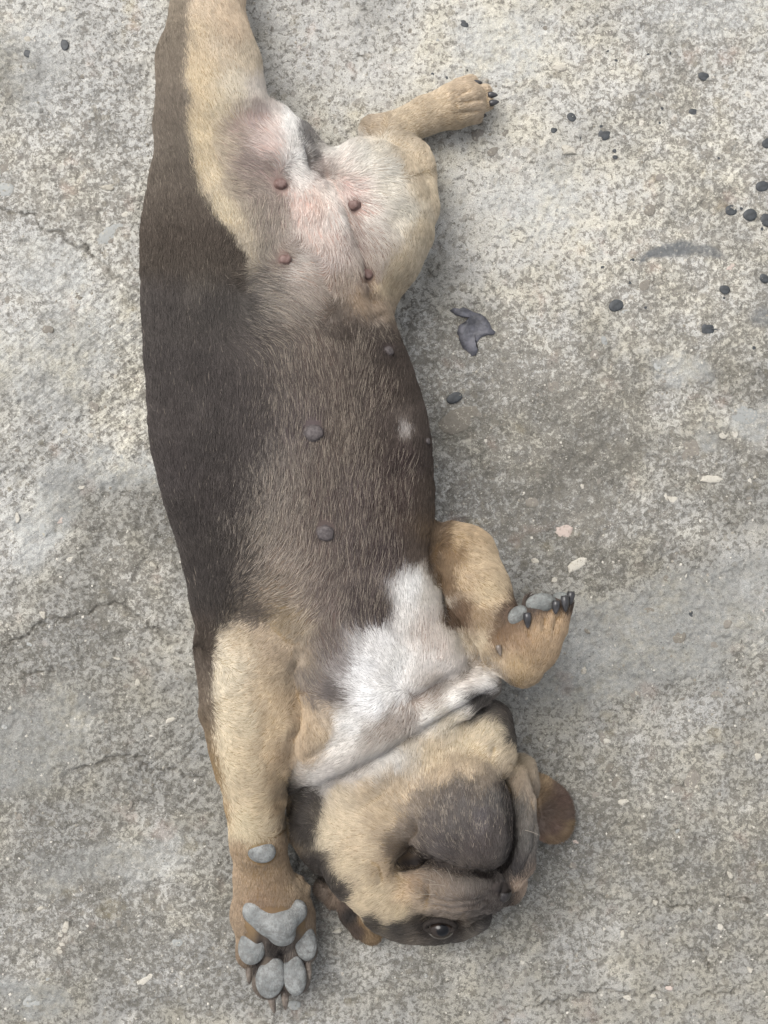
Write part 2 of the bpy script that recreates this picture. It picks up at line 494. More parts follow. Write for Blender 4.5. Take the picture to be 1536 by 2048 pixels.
dirt = .42 + n_big * .5 + blobs(fx, fy, [(1060, 900, 280, 250, 20, .5), (950, 720, 150, 110, 0, .3), (1180, 1060, 260, 150, 0, .35), (1440, 940, 150, 110, 0, .45), (1390, 900, 90, 60, 0, .3),
        (120, 330, 180, 200, 0, .2), (250, 1150, 140, 160, 0, .25), (300, 1900, 330, 160, 0, .35), (1250, 1700, 420, 330, 0, .2), (700, 1980, 300, 120, 0, .3)])
cem = blobs(fx, fy, [(1300, 1290, 300, 110, -14, .8), (1420, 1190, 190, 60, -10, .7), (1500, 850, 80, 60, 0, .9), (1350, 735, 70, 45, 20, .7), (1000, 100, 140, 80, -20, .6),
        (100, 1020, 60, 140, 20, .8), (240, 955, 120, 40, 0, .85), (120, 700, 170, 130, -35, .5), (60, 1480, 160, 120, 0, .65), (230, 1720, 190, 60, -20, .55), (60, 1990, 70, 50, 0, .9),
        (60, 120, 120, 130, 0, .5), (100, 550, 130, 70, 20, .5), (1080, 420, 130, 90, -30, .5), (1120, 1290, 130, 100, 0, .6), (1450, 40, 180, 60, 0, .45)])
tar = blobs(fx, fy, [(1320, 508, 50, 14, -10, 1.0), (1352, 500, 56, 20, 0, 1.0), (1410, 503, 48, 12, 6, .8), (1530, 632, 34, 26, 0, .7), (1290, 515, 18, 8, -30, 1.0)], 14)
grime_shade = np.clip(.02 + fbm(fx / 150, fy / 150, 4, 5, .6) * 1.1 + .95 * sstep(450, -500, fy) + .3 * sstep(-200, 700, fx) * sstep(900, 200, fy) + blobs(fx, fy, [(150, 1430, 330, 260, 0, .45), (1420, 950, 220, 150, 0, .35)]), 0, 1)  # blotchy grime plus the light's fall-off toward the bottom, painted as darkening
brush = .12 + blobs(fx, fy, [(150, 800, 210, 330, 20, .9), (80, 1050, 120, 160, 20, .7), (1350, 1330, 260, 90, -12, .5), (250, 1480, 240, 90, 0, .5), (1420, 330, 160, 120, 0, .4), (1000, 60, 180, 90, 0, .4)])
vattr(ground, 'brush', brush)
vattr(ground, 'dirt', np.clip(dirt, 0, 1.2)); vattr(ground, 'cement', cem); vattr(ground, 'tar', tar); vattr(ground, 'crack', gcr.ravel())
vattr(ground, 'warm', np.clip(.5 + fbm(fx / 130, fy / 130, 3, 4) * 1.6 + .3 * sstep(-400, 500, fx), 0, 1)); vattr(ground, 'grime_shade', grime_shade)
vattr(ground, 'pit', sstep(.08, .13, gf).ravel())
def gz(u, v):
    return float(ground_h(np.array([u - 768.]), np.array([1024. - v]))[0][0])

def pebble_mesh(name, seed, n=11, ang_=False, rings=((0, 1.0, 0), (.62, .97, .0), (1.0, .80, 0), (1.12, .42, 0))):
    r = random.Random(seed); ang = sorted((i + r.uniform(-.35, .35)) / n * 2 * math.pi for i in range(n))
    rad = [r.uniform(.68, 1.1) for _ in ang]; rad = [r.uniform(.55, 1.1) for _ in ang] if ang_ else rad; rad = rad if ang_ else [(2 * rad[i] + rad[i - 1] + rad[(i + 1) % n]) / 4 for i in range(n)]
    V, F = [], []
    for (z, k, _) in ((-.9, 1.06, 0), (.1, 1.0, 0), (.7, .84, 0), (1.0, .45, 0)):
        for a, q in zip(ang, rad): V.append((math.cos(a) * q * k, math.sin(a) * q * k, z + r.uniform(-.08, .08)))
    V.append((0, 0, 1.0))
    for j in range(3):
        for i in range(n):
            F.append((j * n + i, j * n + (i + 1) % n, (j + 1) * n + (i + 1) % n, (j + 1) * n + i))
    for i in range(n): F.append((3 * n + i, 3 * n + (i + 1) % n, 4 * n))
    me = bpy.data.meshes.new(name); me.from_pydata(V, [], F); me.polygons.foreach_set('use_smooth', [not ang_] * len(F)); me.update()
    return me
PEB = {}
for mi, m in enumerate(M_STONE):
    for k in range(4):
        me = pebble_mesh('stone', mi * 10 + k, 7 + k if mi in (1, 3) else 9 + 2 * k % 5 + 2, mi in (1, 3)); me.materials.append(m); PEB[mi, k] = me
def stone(u, v, ru, rv, rot, mi, proud=2.0):
    proud *= .6 if proud < 5.5 else .8
    o = link('stone', PEB[mi, random.randrange(4)], ground)
    p = W(u, v, 0); o.location = (p[0] * S, p[1] * S, (gz(u, v) - .5) * S)
    o.scale = (ru * S, rv * S, proud * S); o.rotation_euler = (random.uniform(-.02, .02), random.uniform(-.02, .02), math.radians(-rot))
    return o
# ---- the stones one can point to
for a in [(915, 840, 46, 27, -18, 0, 3), (1395, 905, 36, 30, 10, 0, 2), (222, 465, 40, 17, -30, 2, 4), (1134, 301, 19, 12, 20, 1, 6), (1130, 1063, 22, 17, 10, 3, 5),
          (1152, 1130, 26, 13, -30, 1, 4), (1070, 1122, 15, 8, 20, 1, 4), (1110, 1160, 9, 8, 0, 1, 5), (1010, 263, 11, 15, 10, 0, 3), (955, 270, 14, 14, 0, 0, 2), (985, 303, 13, 9, -20, 0, 2),
          (1300, 420, 12, 13, 10, 0, 3), (1288, 572, 15, 12, -30, 0, 3), (1325, 355, 14, 9, 10, 0, 3), (95, 660, 13, 10, 0, 0, 4), (8, 330, 20, 26, 0, 0, 3), (10, 380, 22, 18, 0, 2, 5),
          (215, 375, 20, 8, -10, 1, 5), (1430, 1290, 9, 8, 0, 0, 2), (1300, 1222, 14, 7, 10, 0, 2), (1455, 1248, 10, 10, 0, 0, 2), (1360, 1275, 12, 15, 40, 0, 2), (1245, 605, 7, 8, 0, 1, 3),
          (1120, 137, 16, 9, -12, 1, 6), (955, 152, 11, 7, -10, 1, 6), (1420, 958, 26, 10, 3, 1, 4), (1065, 1005, 14, 12, 0, 0, 3), (1345, 1000, 15, 10, 5, 1, 4), (1490, 830, 30, 22, 10, 2, 2),
          (1245, 1605, 14, 8, -12, 1, 5), (1212, 1483, 10, 7, 20, 1, 5), (1440, 1855, 9, 7, 30, 1, 5), (1310, 1805, 8, 6, 20, 1, 5), (1500, 1940, 8, 6, 20, 1, 5), (1245, 1870, 5, 9, 10, 1, 4),
          (1515, 1515, 9, 10, 0, 1, 4), (1460, 1750, 6, 12, -30, 1, 4), (1190, 1590, 11, 8, 0, 0, 3), (675, 1862, 14, 6, -25, 1, 6), (590, 2010, 14, 12, 0, 2, 4), (340, 1440, 13, 6, -20, 1, 4),
          (290, 1960, 22, 8, -35, 1, 4), (350, 1890, 20, 12, -35, 2, 3), (130, 1855, 8, 16, 10, 1, 4), (60, 2000, 26, 18, 0, 2, 4), (275, 1365, 7, 10, 0, 1, 5), (235, 1317, 12, 3.5, 5, 1, 5), (305, 1130, 11, 6, 35, 1, 5), (85, 1230, 9, 10, 0, 1, 5), (55, 80, 8, 8, 0, 1, 5), (125, 20, 8, 6, 0, 1, 5),
          (1275, 1390, 18, 8, 0, 0, 3), (1150, 1685, 9, 7, 10, 3, 3), (1340, 1977, 9, 6, 10, 3, 4), (1255, 1995, 11, 7, -10, 1, 4), (1305, 1992, 8, 5, 0, 1, 5), (1235, 1565, 9, 14, 20, 0, 2), (1215, 1535, 14, 12, 0, 0, 2), (1385, 1560, 18, 20, 30, 0, 2), (1350, 1585, 14, 14, 0, 0, 2), (820, 60, 10, 12, 0, 0, 3)]:
    stone(*a)
# ---- smaller ones scattered through the slab
def on_dog(u, v):
    return (290 < u < 870 and v < 1400) or (390 < u < 1090 and 1200 < v < 1890) or (720 < u < 990 and 150 < v < 600) or (860 < u < 1150 and 1050 < v < 1400) or (450 < u < 640 and v > 1500)
cnt = 0
while cnt < 200:
    u, v = random.uniform(5, 1530), random.uniform(5, 2043)
    if on_dog(u, v): continue
    r = 4.5 + 10 * random.random() ** 2.4
    mi = random.choices([0, 1, 2, 3], [7, 6, 1.5, .3])[0]
    if mi == 1: r *= .75
    stone(u, v, r, r * random.uniform(.5, .95), random.uniform(0, 180), mi, random.uniform(.7, 1.7))
    cnt += 1
# ---- loose grit too small and too many to pick apart
def grit(n):
    r = rng; V, F = [], []
    oct_f = [(0, 1, 4), (1, 2, 4), (2, 3, 4), (3, 0, 4), (1, 0, 5), (2, 1, 5), (3, 2, 5), (0, 3, 5)]
    u = r.uniform(-30, 1566, n); v = r.uniform(-30, 2078, n); s = 1.2 + 3.0 * r.random(n) ** 3
    h = ground_h(u - 768, 1024 - v)[0]
    for i in range(n):
        b = len(V); a = r.uniform(0, 6.28); q = r.uniform(.5, 1)
        for k in range(4):
            rr = s[i] * (q if k % 2 else 1) * r.uniform(.8, 1.1)
            V.append((u[i] - 768 + rr * math.cos(a + k * 1.57), 1024 - v[i] + rr * math.sin(a + k * 1.57), h[i] + s[i] * .15))
        V.append((u[i] - 768, 1024 - v[i], h[i] + s[i] * .55)); V.append((u[i] - 768, 1024 - v[i], h[i] - s[i] * .4))
        F += [tuple(b + x for x in f) for f in oct_f]
    return np.array(V), np.array(F)
gv, gF = grit(3600)
M_GRIT = NT('grit'); M_GRIT.done(M_GRIT.mix(M_GRIT.ramp(M_GRIT.noise(M_GRIT.coord(), 130, 2), .4, .6), alb('8f897d'), alb('d6d1c6')), .9, .2)
g = mesh_obj('grit', gv, gF, M_GRIT.m, ground, False); g['kind'] = 'stuff'

# ------------------------------------------------------------------ puppy: shape
F = Field((-520, -1040, -2), (420, 1240, 400), RES)
F.loft([(225, 440, 560, 120, 60), (275, 370, 640, 125, 85), (350, 306, 705, 140, 115), (450, 281, 765, 152, 150), (600, 284, 776, 160, 168), (700, 293, 806, 167, 180), (800, 296, 847, 172, 188),
        (900, 306, 862, 174, 192), (1000, 330, 868, 176, 194), (1100, 366, 872, 178, 192), (1200, 386, 882, 180, 190), (1300, 398, 925, 180, 182),
        (1380, 425, 955, 172, 160), (1450, 480, 945, 160, 130), (1520, 580, 880, 150, 95)])
# chest, neck
F.ell(690, 1390, 165, 240, 150, 165, -27, 40)
F.caps([(700, 1380, 170, 170), (800, 1540, 140, 165)], 40)
F.caps([(592, 1572, 130, 36), (660, 1535, 190, 42), (740, 1495, 235, 44), (850, 1432, 262, 42), (915, 1398, 250, 40), (968, 1365, 200, 36)], 14)   # loose skin fold across the throat
F.caps([(630, 1520, 150, 60), (600, 1430, 170, 60)], 30)
# left hind leg (runs out of the frame)
F.caps([(440, 440, 165, 126), (432, 350, 172, 122), (428, 250, 178, 117), (418, 130, 165, 103), (416, 30, 140, 74), (414, -70, 110, 52)], 24)
F.caps([(418, -70, 110, 60), (458, -40, 100, 36), (469, 28, 105, 21)], 8)
F.caps([(440, -90, 70, 44), (470, -150, 50, 40), (500, -190, 40, 44)], 16)
# groin mound and tail stump
F.caps([(520, 330, 225, 70), (560, 290, 205, 48)], 40)
F.caps([(586, 262, 190, 22), (604, 310, 215, 20), (602, 350, 228, 18)], 22)
F.caps([(606, 262, 90, 17), (630, 300, 110, 20)], 12)
# right hind leg
F.ell(738, 436, 150, 124, 158, 105, 0, 30)
F.caps([(812, 470, 120, 52), (782, 545, 130, 42), (764, 600, 140, 26)], 26)
F.caps([(822, 400, 110, 44), (815, 335, 90, 46), (785, 290, 66, 44)], 34)
F.caps([(832, 310, 84, 24), (842, 350, 105, 24), (846, 410, 120, 24)], 34)
F.caps([(752, 262, 48, 32), (790, 262, 52, 38), (850, 232, 55, 38), (905, 214, 52, 44), (930, 205, 46, 44)], 16)
for t in [(915, 180, 940, 168, 18), (935, 190, 966, 184, 18), (935, 212, 970, 206, 18), (918, 232, 948, 232, 17)]:
    F.caps([(t[0], t[1], 50, t[4] + 3), (t[2], t[3], 40, t[4])], 5)
# left foreleg stretched past the head, palm up
F.caps([(470, 1300, 150, 80), (450, 1420, 120, 50), (470, 1540, 100, 40)], 24)
F.caps([(492, 1318, 246, 88), (498, 1400, 236, 85), (503, 1500, 212, 74), (510, 1600, 172, 61), (514, 1680, 138, 53)], 10)
F.caps([(514, 1680, 138, 53), (524, 1745, 116, 56), (540, 1810, 98, 73)], 16)
F.ell(544, 1835, 85, 82, 75, 52, 0, 16)
for t in [(500, 1840, 500, 1905, 30), (528, 1880, 538, 1962, 33), (572, 1880, 588, 1955, 32), (598, 1830, 606, 1898, 30)]:
    F.caps([(t[0], t[1], 78, t[4]), (t[2], t[3], 72, t[4])], 5)
F.caps([(592, 1770, 95, 20), (606, 1776, 92, 11)], 12)
# right foreleg, folded
F.caps([(900, 1100, 190, 58), (930, 1110, 200, 62), (958, 1180, 235, 62), (985, 1240, 262, 52), (1000, 1300, 275, 42)], 16)
F.caps([(880, 1140, 150, 45), (925, 1230, 170, 40), (965, 1300, 185, 34)], 14)
F.caps([(1012, 1312, 275, 44), (1042, 1326, 285, 46), (1062, 1290, 292, 56), (1075, 1258, 292, 56)], 12)
for t in [(1035, 1270, 1034, 1238, 24), (1070, 1255, 1074, 1218, 30), (1098, 1255, 1108, 1214, 24), (1112, 1258, 1124, 1210, 20)]:
    F.caps([(t[0], t[1], 300, t[4] + 4), (t[2], t[3], 306, t[4])], 5)
# head, crown on the ground, chin to the sky
F.ell(840, 1650, 125, 202, 198, 122, 0, 20)
F.ell(640, 1645, 85, 64, 105, 82, -15, 26)
F.ell(962, 1440, 90, 56, 42, 80, 0, 22)
F.ell(742, 1690, 170, 108, 135, 98, -20, 26)
F.ell(775, 1775, 140, 75, 62, 92, 25, 24)
F.ell(850, 1560, 168, 165, 92, 104, -20, 20)
F.ell(972, 1490, 165, 58, 85, 78, -12, 26)
F.ell(848, 1832, 80, 122, 52, 72, 4, 18)
F.ell(942, 1812, 100, 38, 46, 78, -40, 18)
F.ell(1026, 1772, 60, 26, 40, 46, 20, 10)
F.ell(1045, 1560, 80, 34, 50, 70, 0, 16)
# lips round the lower jaw
F.ell(1000, 1672, 130, 50, 112, 78, 0, 16)
F.ell(985, 1740, 130, 50, 60, 76, 0, 16)
F.caps([(800, 1788, 195, 44), (862, 1776, 232, 48)], 16)
F.caps([(872, 1784, 238, 50), (925, 1784, 250, 54), (975, 1782, 236, 44), (992, 1780, 220, 32)], 7)
F.caps([(862, 1806, 220, 25), (925, 1822, 222, 27), (972, 1806, 205, 24)], 8)
F.ell(1003, 1788, 178, 24, 22, 48, 0, 7)
F.caps([(1030, 1560, 170, 28), (1042, 1610, 205, 29), (1047, 1670, 222, 30), (1038, 1725, 222, 32), (1018, 1762, 205, 28)], 8)
F.caps([(800, 1788, 195, 44), (770, 1740, 190, 50)], 16)
F.ell(905, 1616, 246, 112, 104, 92, -30, 20)
F.ell(956, 1676, 266, 68, 68, 66, -30, 14)
F.ell(900, 1672, 250, 82, 58, 58, 25, 14)
F.ell(985, 1640, 240, 34, 70, 66, 0, 14)
# hollow at the corner of the mouth
F.ell(820, 1724, 262, 34, 16, 34, -24, 14, 'sub')
F.ell(880, 1853, 150, 30, 18, 12, 8, 8, 'sub')
BV, BQ = F.mesh()
BV = smooth(BV, BQ, 3, .5)
BN = vnormals(BV, BQ)
# gentle lumps so that nothing is a clean ellipsoid
bu, bvv = inv(BV)
BV = BV + BN * (fbm(bu / 90, bvv / 90, 2, 3) * 4.5)[:, None]
# creases pressed into the skin: (points u v, width, depth)
CREASE = [([(836, 1636), (830, 1680), (846, 1712)], 17, 22), ([(826, 1700), (836, 1716)], 22, 16), ([(1000, 1560), (975, 1552), (930, 1550)], 16, 5), ([(578, 1300), (588, 1370), (592, 1430), (584, 1500), (576, 1560)], 17, 24), ([(594, 1400), (598, 1445)], 30, 16), ([(428, 1262), (470, 1244), (530, 1250), (580, 1296)], 22, 9),
    ([(566, 1606), (620, 1592), (668, 1570), (760, 1526), (850, 1472), (905, 1438), (950, 1412), (1002, 1390)], 15, 30),
    ([(812, 1412), (850, 1394), (900, 1364), (950, 1346), (990, 1334)], 15, 20), ([(812, 1412), (800, 1360), (805, 1300)], 24, 8), ([(700, 1478), (640, 1508), (588, 1540)], 18, 10),
    ([(800, 1744), (820, 1730), (846, 1722), (880, 1730), (930, 1746), (985, 1752), (1014, 1732), (1025, 1690), (1023, 1640), (1015, 1595), (1002, 1566)], 8, 26), ([(806, 1730), (838, 1722)], 16, 22),
    ([(850, 1764), (857, 1790), (851, 1814)], 7, 14), ([(848, 1838), (880, 1847), (925, 1850), (965, 1833), (986, 1812)], 9, 20), ([(1013, 1752), (1008, 1775), (1004, 1800)], 5, 8),
    ([(862, 1798), (900, 1806), (950, 1804), (980, 1793)], 5, 8), ([(862, 1812), (905, 1820), (950, 1816), (980, 1802)], 5, 8), ([(872, 1827), (915, 1834), (958, 1825)], 5, 7),
    ([(1060, 1588), (1073, 1640), (1067, 1700), (1042, 1752)], 4.5, 7), ([(1048, 1570), (1062, 1620)], 6, 4),
    ([(736, 1720), (760, 1733), (768, 1762)], 7, 8), ([(700, 1640), (760, 1600), (800, 1560)], 14, 4), ([(992, 1488), (978, 1514)], 7, 8), ([(1010, 1530), (1040, 1545)], 10, 10),
    ([(988, 1787), (998, 1789)], 4, 10), ([(1014, 1772), (1019, 1766)], 4, 8),
    ([(634, 326), (660, 360), (700, 424), (728, 500), (748, 580), (764, 620)], 12, 20), ([(604, 280), (620, 310), (637, 348)], 11, 20), ([(380, 290), (420, 385), (472, 470), (520, 560)], 30, 9),
    ([(690, 590), (690, 680)], 20, 13), ([(715, 740), (750, 830), (790, 920), (820, 1000)], 24, 8), ([(868, 1075), (870, 1150), (888, 1195)], 11, 18),
    ([(1052, 1240), (1056, 1262), (1060, 1288)], 6, 9), ([(1092, 1228), (1090, 1266)], 6, 9), ([(1116, 1230), (1108, 1272)], 5, 7), ([(965, 1296), (985, 1330)], 14, 6),
    ([(910, 190), (945, 177)], 5, 6), ([(915, 206), (968, 196)], 5, 6), ([(912, 226), (960, 220)], 5, 6), ([(824, 276), (800, 300)], 12, 6),
    ([(505, 1862), (540, 1880), (585, 1878), (604, 1852)], 12, 7), ([(563, 1900), (565, 1960)], 6, 10), ([(524, 1880), (516, 1930)], 6, 9), ([(598, 1890), (606, 1920)], 6, 8)]
def crease_all(V, N):
    u, v = inv(V); off = np.zeros(len(V))
    for pts, w, d in CREASE:
        P = np.array(pts, float); m = (u > P[:, 0].min() - 3 * w) & (u < P[:, 0].max() + 3 * w) & (v > P[:, 1].min() - 3 * w) & (v < P[:, 1].max() + 3 * w) & (N[:, 2] > .1)
        k = np.where(m)[0]
        if not len(k): continue
        wob = fbm(u[k] / 60, v[k] / 60, 3, 2) * w * .7
        ds = seg_dist(u[k] - 768 + wob, 1024 - v[k] + wob, pts)
        L = np.hypot(u[k] - P[0, 0], v[k] - P[0, 1]); R_ = np.hypot(u[k] - P[-1, 0], v[k] - P[-1, 1])
        fade = sstep(0, 2.5 * w, np.minimum(L, R_)) * .65 + .35
        off[k] += d * np.exp(-(ds / w) ** 1.7) * fade * np.clip(N[k, 2] * 1.6, 0, 1)
    return V - N * off[:, None] * .6 - np.array([0, 0, 1.]) * off[:, None] * .4
BV = crease_all(BV, BN)
BV = smooth(BV, BQ, 1, .35)
BN = vnormals(BV, BQ)
bu, bvv = inv(BV)
del F

# ------------------------------------------------------------------ puppy: coat colours (markings, with some shading painted in) and lie of the hair
CP = """340,30,857a6c 335,100,7d7366 330,200,776d62 335,300,736960 300,200,6f665c 330,400,5f564f 300,470,5a514b 330,550,544b46 320,650,524a45 330,750,514945 330,850,524945 350,950,50474 380,1050,4c4440 410,1150,49413d 400,1240,4d4540 395,1330,5c534b
360,150,9a8a74 450,480,544b43 470,560,4a423d 500,620,57504a 500,700,5a514c 480,800,544b47 500,900,554c48 450,1000,4e4541 440,1100,4a423d 440,1180,47403c 420,1230,4b433e 410,420,5f564d 440,640,4b443f 420,750,4d4541 420,900,4d4541
410,30,c9b291 400,120,ccb48c 398,200,cdb58a 405,280,cfb98f 425,360,d0bc96 452,430,c8b692 485,480,b5a58a 450,100,c9b596 480,180,cdbfa4 520,180,c8bcae 460,20,c3aa88 470,70,c3aa88 440,220,cdbb98 500,120,c6b394
480,260,a3907f,9a867e 520,250,a58f88,a48e86 500,330,9a877e,8f7d77 540,340,a08c82,95827b 520,400,948477,80716b 530,460,97897a,7d6f68 500,430,a39580,80736a 460,300,b8a68a,9a8a7c 480,380,ab9a82,8d7e74 555,420,9a897c,82726b
552,290,e0c9be,dcbfb3 540,265,d2bcb0,cfb4aa 585,250,e4e1db 605,310,e2dfd9 600,345,dcd6ce 590,280,e0dad2 612,258,57514e 628,306,5a524e 638,340,8a7a72 620,280,57514e
600,400,dfc6b8,dcb8aa 640,400,dcbfae,d8b3a4 670,430,dfd6cc,d8c4ba 650,470,d4c0b3,cbb0a4 620,450,dccabd,d2b8ac 600,360,d8cbc0 660,390,dcd2c6
660,300,cfcabf 720,310,cdc8bb 760,340,d8d3c5,cdbfae 780,400,dcd6c8,d2c3b2 760,450,d5cbbd,bfa99d 720,370,d9cabf,c9b0a6 700,450,b5a397,9b867c 720,490,b1a093,95807a 740,520,b8a693,98857a 690,380,d2b9ae,c7a9a0 750,500,c9b9a8,a08c80
660,510,c8b6aa,b09a8e 620,540,d4c8bb,b8a294 640,570,b9a898,8f7c70 610,590,a6988b,7d7066 560,590,8a8075,6a6058 530,560,756c63,5d544d 680,560,9b8775,7f6a5b 720,590,987e60 690,625,766759 750,600,917b62 700,655,5c5046 585,500,ab9b8d,8a7a70 550,520,8f8375,70655d
850,380,cbb691 840,450,cdb892 800,520,c9b48f 770,570,b6a07a 830,330,c4ae8a 790,290,c6b292 745,250,b39e80 800,240,bfaa88 870,220,c7b08c 930,190,c8af8c 960,210,c6ad8a 900,240,bfa680 810,420,d8cfba
600,640,958a7d,6a5f58 560,680,7a7168,5d544e 640,700,84776c,64584f 740,680,72675e,5a5049 780,720,655c54 600,760,786d65,5a504b 680,780,7d7065,62564f 760,800,72665e,5c514b 820,800,685e55 810,860,b8aea6 800,920,69595a,5b4c4d 600,850,81766f,615757 680,880,817468,64584f 740,900,756960,5e524d 840,900,665c55 570,930,8f857b,635953 640,980,7d7168,62564f 720,1000,786b68,62564f 800,1000,72635f,5e504e 560,1020,9a8e81,665b54 850,1000,726659
520,1080,8f8376,64594f 560,1120,a39485,75675c 500,1150,786c61 540,1180,a2917a,7d6c5a 600,1180,a19284,7a6b60 660,1150,877a71,695d56 720,1120,7a6e6a,62564f 780,1120,746868,5f5355 830,1100,7c6f63 862,1085,8f7a5b
640,1220,968880,74665f 720,1220,726763,5e5351 760,1240,6d625f,5a4f4d 600,1260,b09d80,8f7c62 660,1300,8d8078,6c605a 620,1380,867970,695d56 665,1390,6e6460 690,1330,978d88 560,1240,a8936f 600,1330,a8947a 510,1230,6f6358
830,1185,e9e6e1 820,1240,e6e0d8 760,1290,e6e2de 720,1340,ebe9e7 740,1400,edebe9 790,1370,ebe7e2 700,1450,e2ded8 680,1490,ddd6cc 640,1560,d0c8be 850,1260,cbbdb0,b8a396 880,1300,d5c6b8,c2aa9c 920,1290,d8cdbb 960,1290,ccb893 890,1340,dbd1c7 930,1340,d5cbc0 850,1330,ddd4cb 800,1320,e6e2dc 860,1200,c9bfb0
760,1480,b5a89a,8d7d70 820,1430,b0a092,8a786b 870,1390,b5a596,917f72 930,1350,c2b5a8 960,1372,e2ddd7 905,1405,e0dbd3 850,1440,ddd7ce 720,1530,beb4a9 670,1555,c2b9b1 775,1510,d2ccc4 790,1455,a99a8b
610,1440,b89c74 600,1500,c0a47e 645,1470,c4aa84 590,1410,b79b73 590,1580,5b534a 620,1570,9a9187 650,1430,b5a084
470,1290,c8b391 520,1280,b59e7e 450,1330,d2c2a3 460,1420,d0bd9a 520,1400,c3ab85 560,1400,b79c74 470,1500,ceb890 530,1500,c2a87f 560,1520,ae9169 480,1600,cdb68e 520,1620,c9b084 555,1620,a98c62 500,1650,d0bd94 560,1320,b09877
470,1700,a38762 555,1700,a1845e 520,1745,957a57 500,1770,a88c68 560,1770,9a7e5b 600,1770,a88f6c 480,1850,a58a68 475,1920,8a7256 545,1880,6f645b 560,1905,6a6058 520,1930,7b6f63 600,1930,7b6f63 560,1990,6a5d52
930,1070,b79b6f 960,1120,c0a67c 930,1150,bda27a 980,1180,c3ab80 900,1110,a98d62 890,1160,9c8158 960,1230,b1966e 1000,1200,c3a97f 920,1230,8a6f50 940,1280,a98f68 1000,1280,a0835f 1040,1290,b1916a 1080,1270,b8996f 1110,1250,b9996e 1040,1340,b79a6d 1080,1320,b2946a 1012,1215,7b6a5c 1090,1190,6b645e 1060,1200,6b645e 1130,1195,6b645e 970,1310,b79d75
690,1640,cdb893 655,1670,cfbc98 720,1700,c8b18b 760,1780,cdb68c 800,1820,c9b286 700,1730,cab58e 780,1640,bfa67f 740,1600,c4ac87 800,1580,c6ad88 860,1520,cbb48c 920,1480,cfbb96 980,1470,d2bf9b 1000,1510,c9b48f 890,1450,cbbda3 820,1500,cdc0aa 780,1520,d9d4cb 690,1600,c8b492 735,1800,cbb48b 880,1550,c3a983 940,1530,c4ab85 775,1830,c8b189
930,1580,6a6058 880,1600,675d55 860,1650,655b55 920,1650,6e6661 960,1690,594f4c 1000,1660,524a47 990,1600,66605b 820,1660,8b7a68 840,1605,8a7a68 975,1560,8a7965 880,1690,69605e 960,1640,706868
800,1700,7d6b57 830,1770,9b8061 880,1765,8d7b6a 940,1770,776c62 915,1778,7f7266 960,1786,6c625a 905,1802,84766a 870,1780,93806b 900,1800,746659 950,1800,6b625c 850,1830,b39a78 905,1842,a38d74 810,1790,b2966f 900,1822,7f7165 935,1818,74685f 868,1792,8b7966 965,1815,6a605a 985,1770,5a524e 780,1740,b59c77
1030,1560,9b866c 1040,1620,66615b 1050,1680,68645f 1030,1740,4c4848 1010,1780,4a4442 1066,1600,9c8a74 1070,1650,7b7268
860,1850,45413f 800,1855,403c3b 755,1848,3f3a38 900,1875,4c4845 960,1855,5a5450 935,1868,85796a 985,1830,4f4a48 840,1840,4d4744
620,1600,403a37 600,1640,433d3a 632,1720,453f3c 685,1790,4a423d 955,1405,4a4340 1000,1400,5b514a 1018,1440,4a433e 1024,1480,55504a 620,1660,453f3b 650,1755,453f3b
1024,1540,c0aa86 1040,1780,c2a68a
592,262,e4e1db 645,296,d2cabe 655,318,d0c0b4 400,330,cfb98f 412,380,c9b48f 435,410,c8b692 462,450,c4b18e 478,500,a4967e 500,530,948772 375,330,6b6157 385,380,655b52 395,425,5f564d 425,458,58504a 452,505,4b433d 485,555,4f4740
390,60,cab38d 392,150,ccb58b 390,250,cdb68c 362,60,83786a 360,200,71675d 362,270,6f655b 345,250,70665b
435,1310,d8c9ac 433,1360,d6c6a6 437,1420,d4c3a0 446,1480,d2bf9a 456,1540,cfbb94 470,1600,cdb890 486,1640,d0bd94 520,1655,cbb58c 480,1450,d0bd98 490,1540,cbb58d 550,1350,b8a07c 540,1450,bfa57c 550,1560,b79b70
790,865,6a5f57 833,850,685e55 838,890,655b53 796,905,675d55 812,838,8f857b 818,880,b5aba1
870,1640,6d645e 900,1610,6a615b 930,1620,6d6560 900,1660,716964 940,1660,645b57 860,1690,625852 910,1695,5f5652
720,330,e4dccd 770,370,e6dcc8 740,420,e6dccf,c8aa9e 700,320,e2d8cc,cfb5aa 790,440,e4d8c2 760,300,d6ccb8 780,400,e6dbc6
540,1720,9d815c 520,1800,96795a 600,1810,9a8060"""
_c = [p.split(',') for p in CP.replace('50474 ', '504744 ').split()]
CU = np.array([[float(p[0]), float(p[1])] for p in _c])
CC = np.array([lin(p[2]) for p in _c])
CC = CC + (.34 * (CC.mean(1, keepdims=True) - CC))
CS = np.array([lin(p[3]) if len(p) > 3 else [.62 * x for x in lin(p[2])] for p in _c])
BARE = np.array([1.0 if len(p) > 3 else 0.0 for p in _c])
LIPS = [([(812, 1732), (846, 1724), (880, 1732), (930, 1747), (985, 1753), (1014, 1734), (1025, 1690), (1023, 1640), (1015, 1595), (1004, 1570)], 8), ([(808, 1728), (842, 1720)], 15),
        ([(1002, 1782), (1006, 1794)], 14), ([(852, 1850), (880, 1862), (908, 1852)], 22), ([(560, 1905), (545, 1885)], 12), ([(563, 1905), (565, 1965)], 8), ([(520, 1890), (512, 1935)], 8), ([(600, 1890), (608, 1925)], 8)]
NIPS = [(562, 368, 13), (572, 518, 12), (708, 410, 12), (733, 549, 13), (776, 702, 11), (626, 866, 18), (650, 1066, 17)]
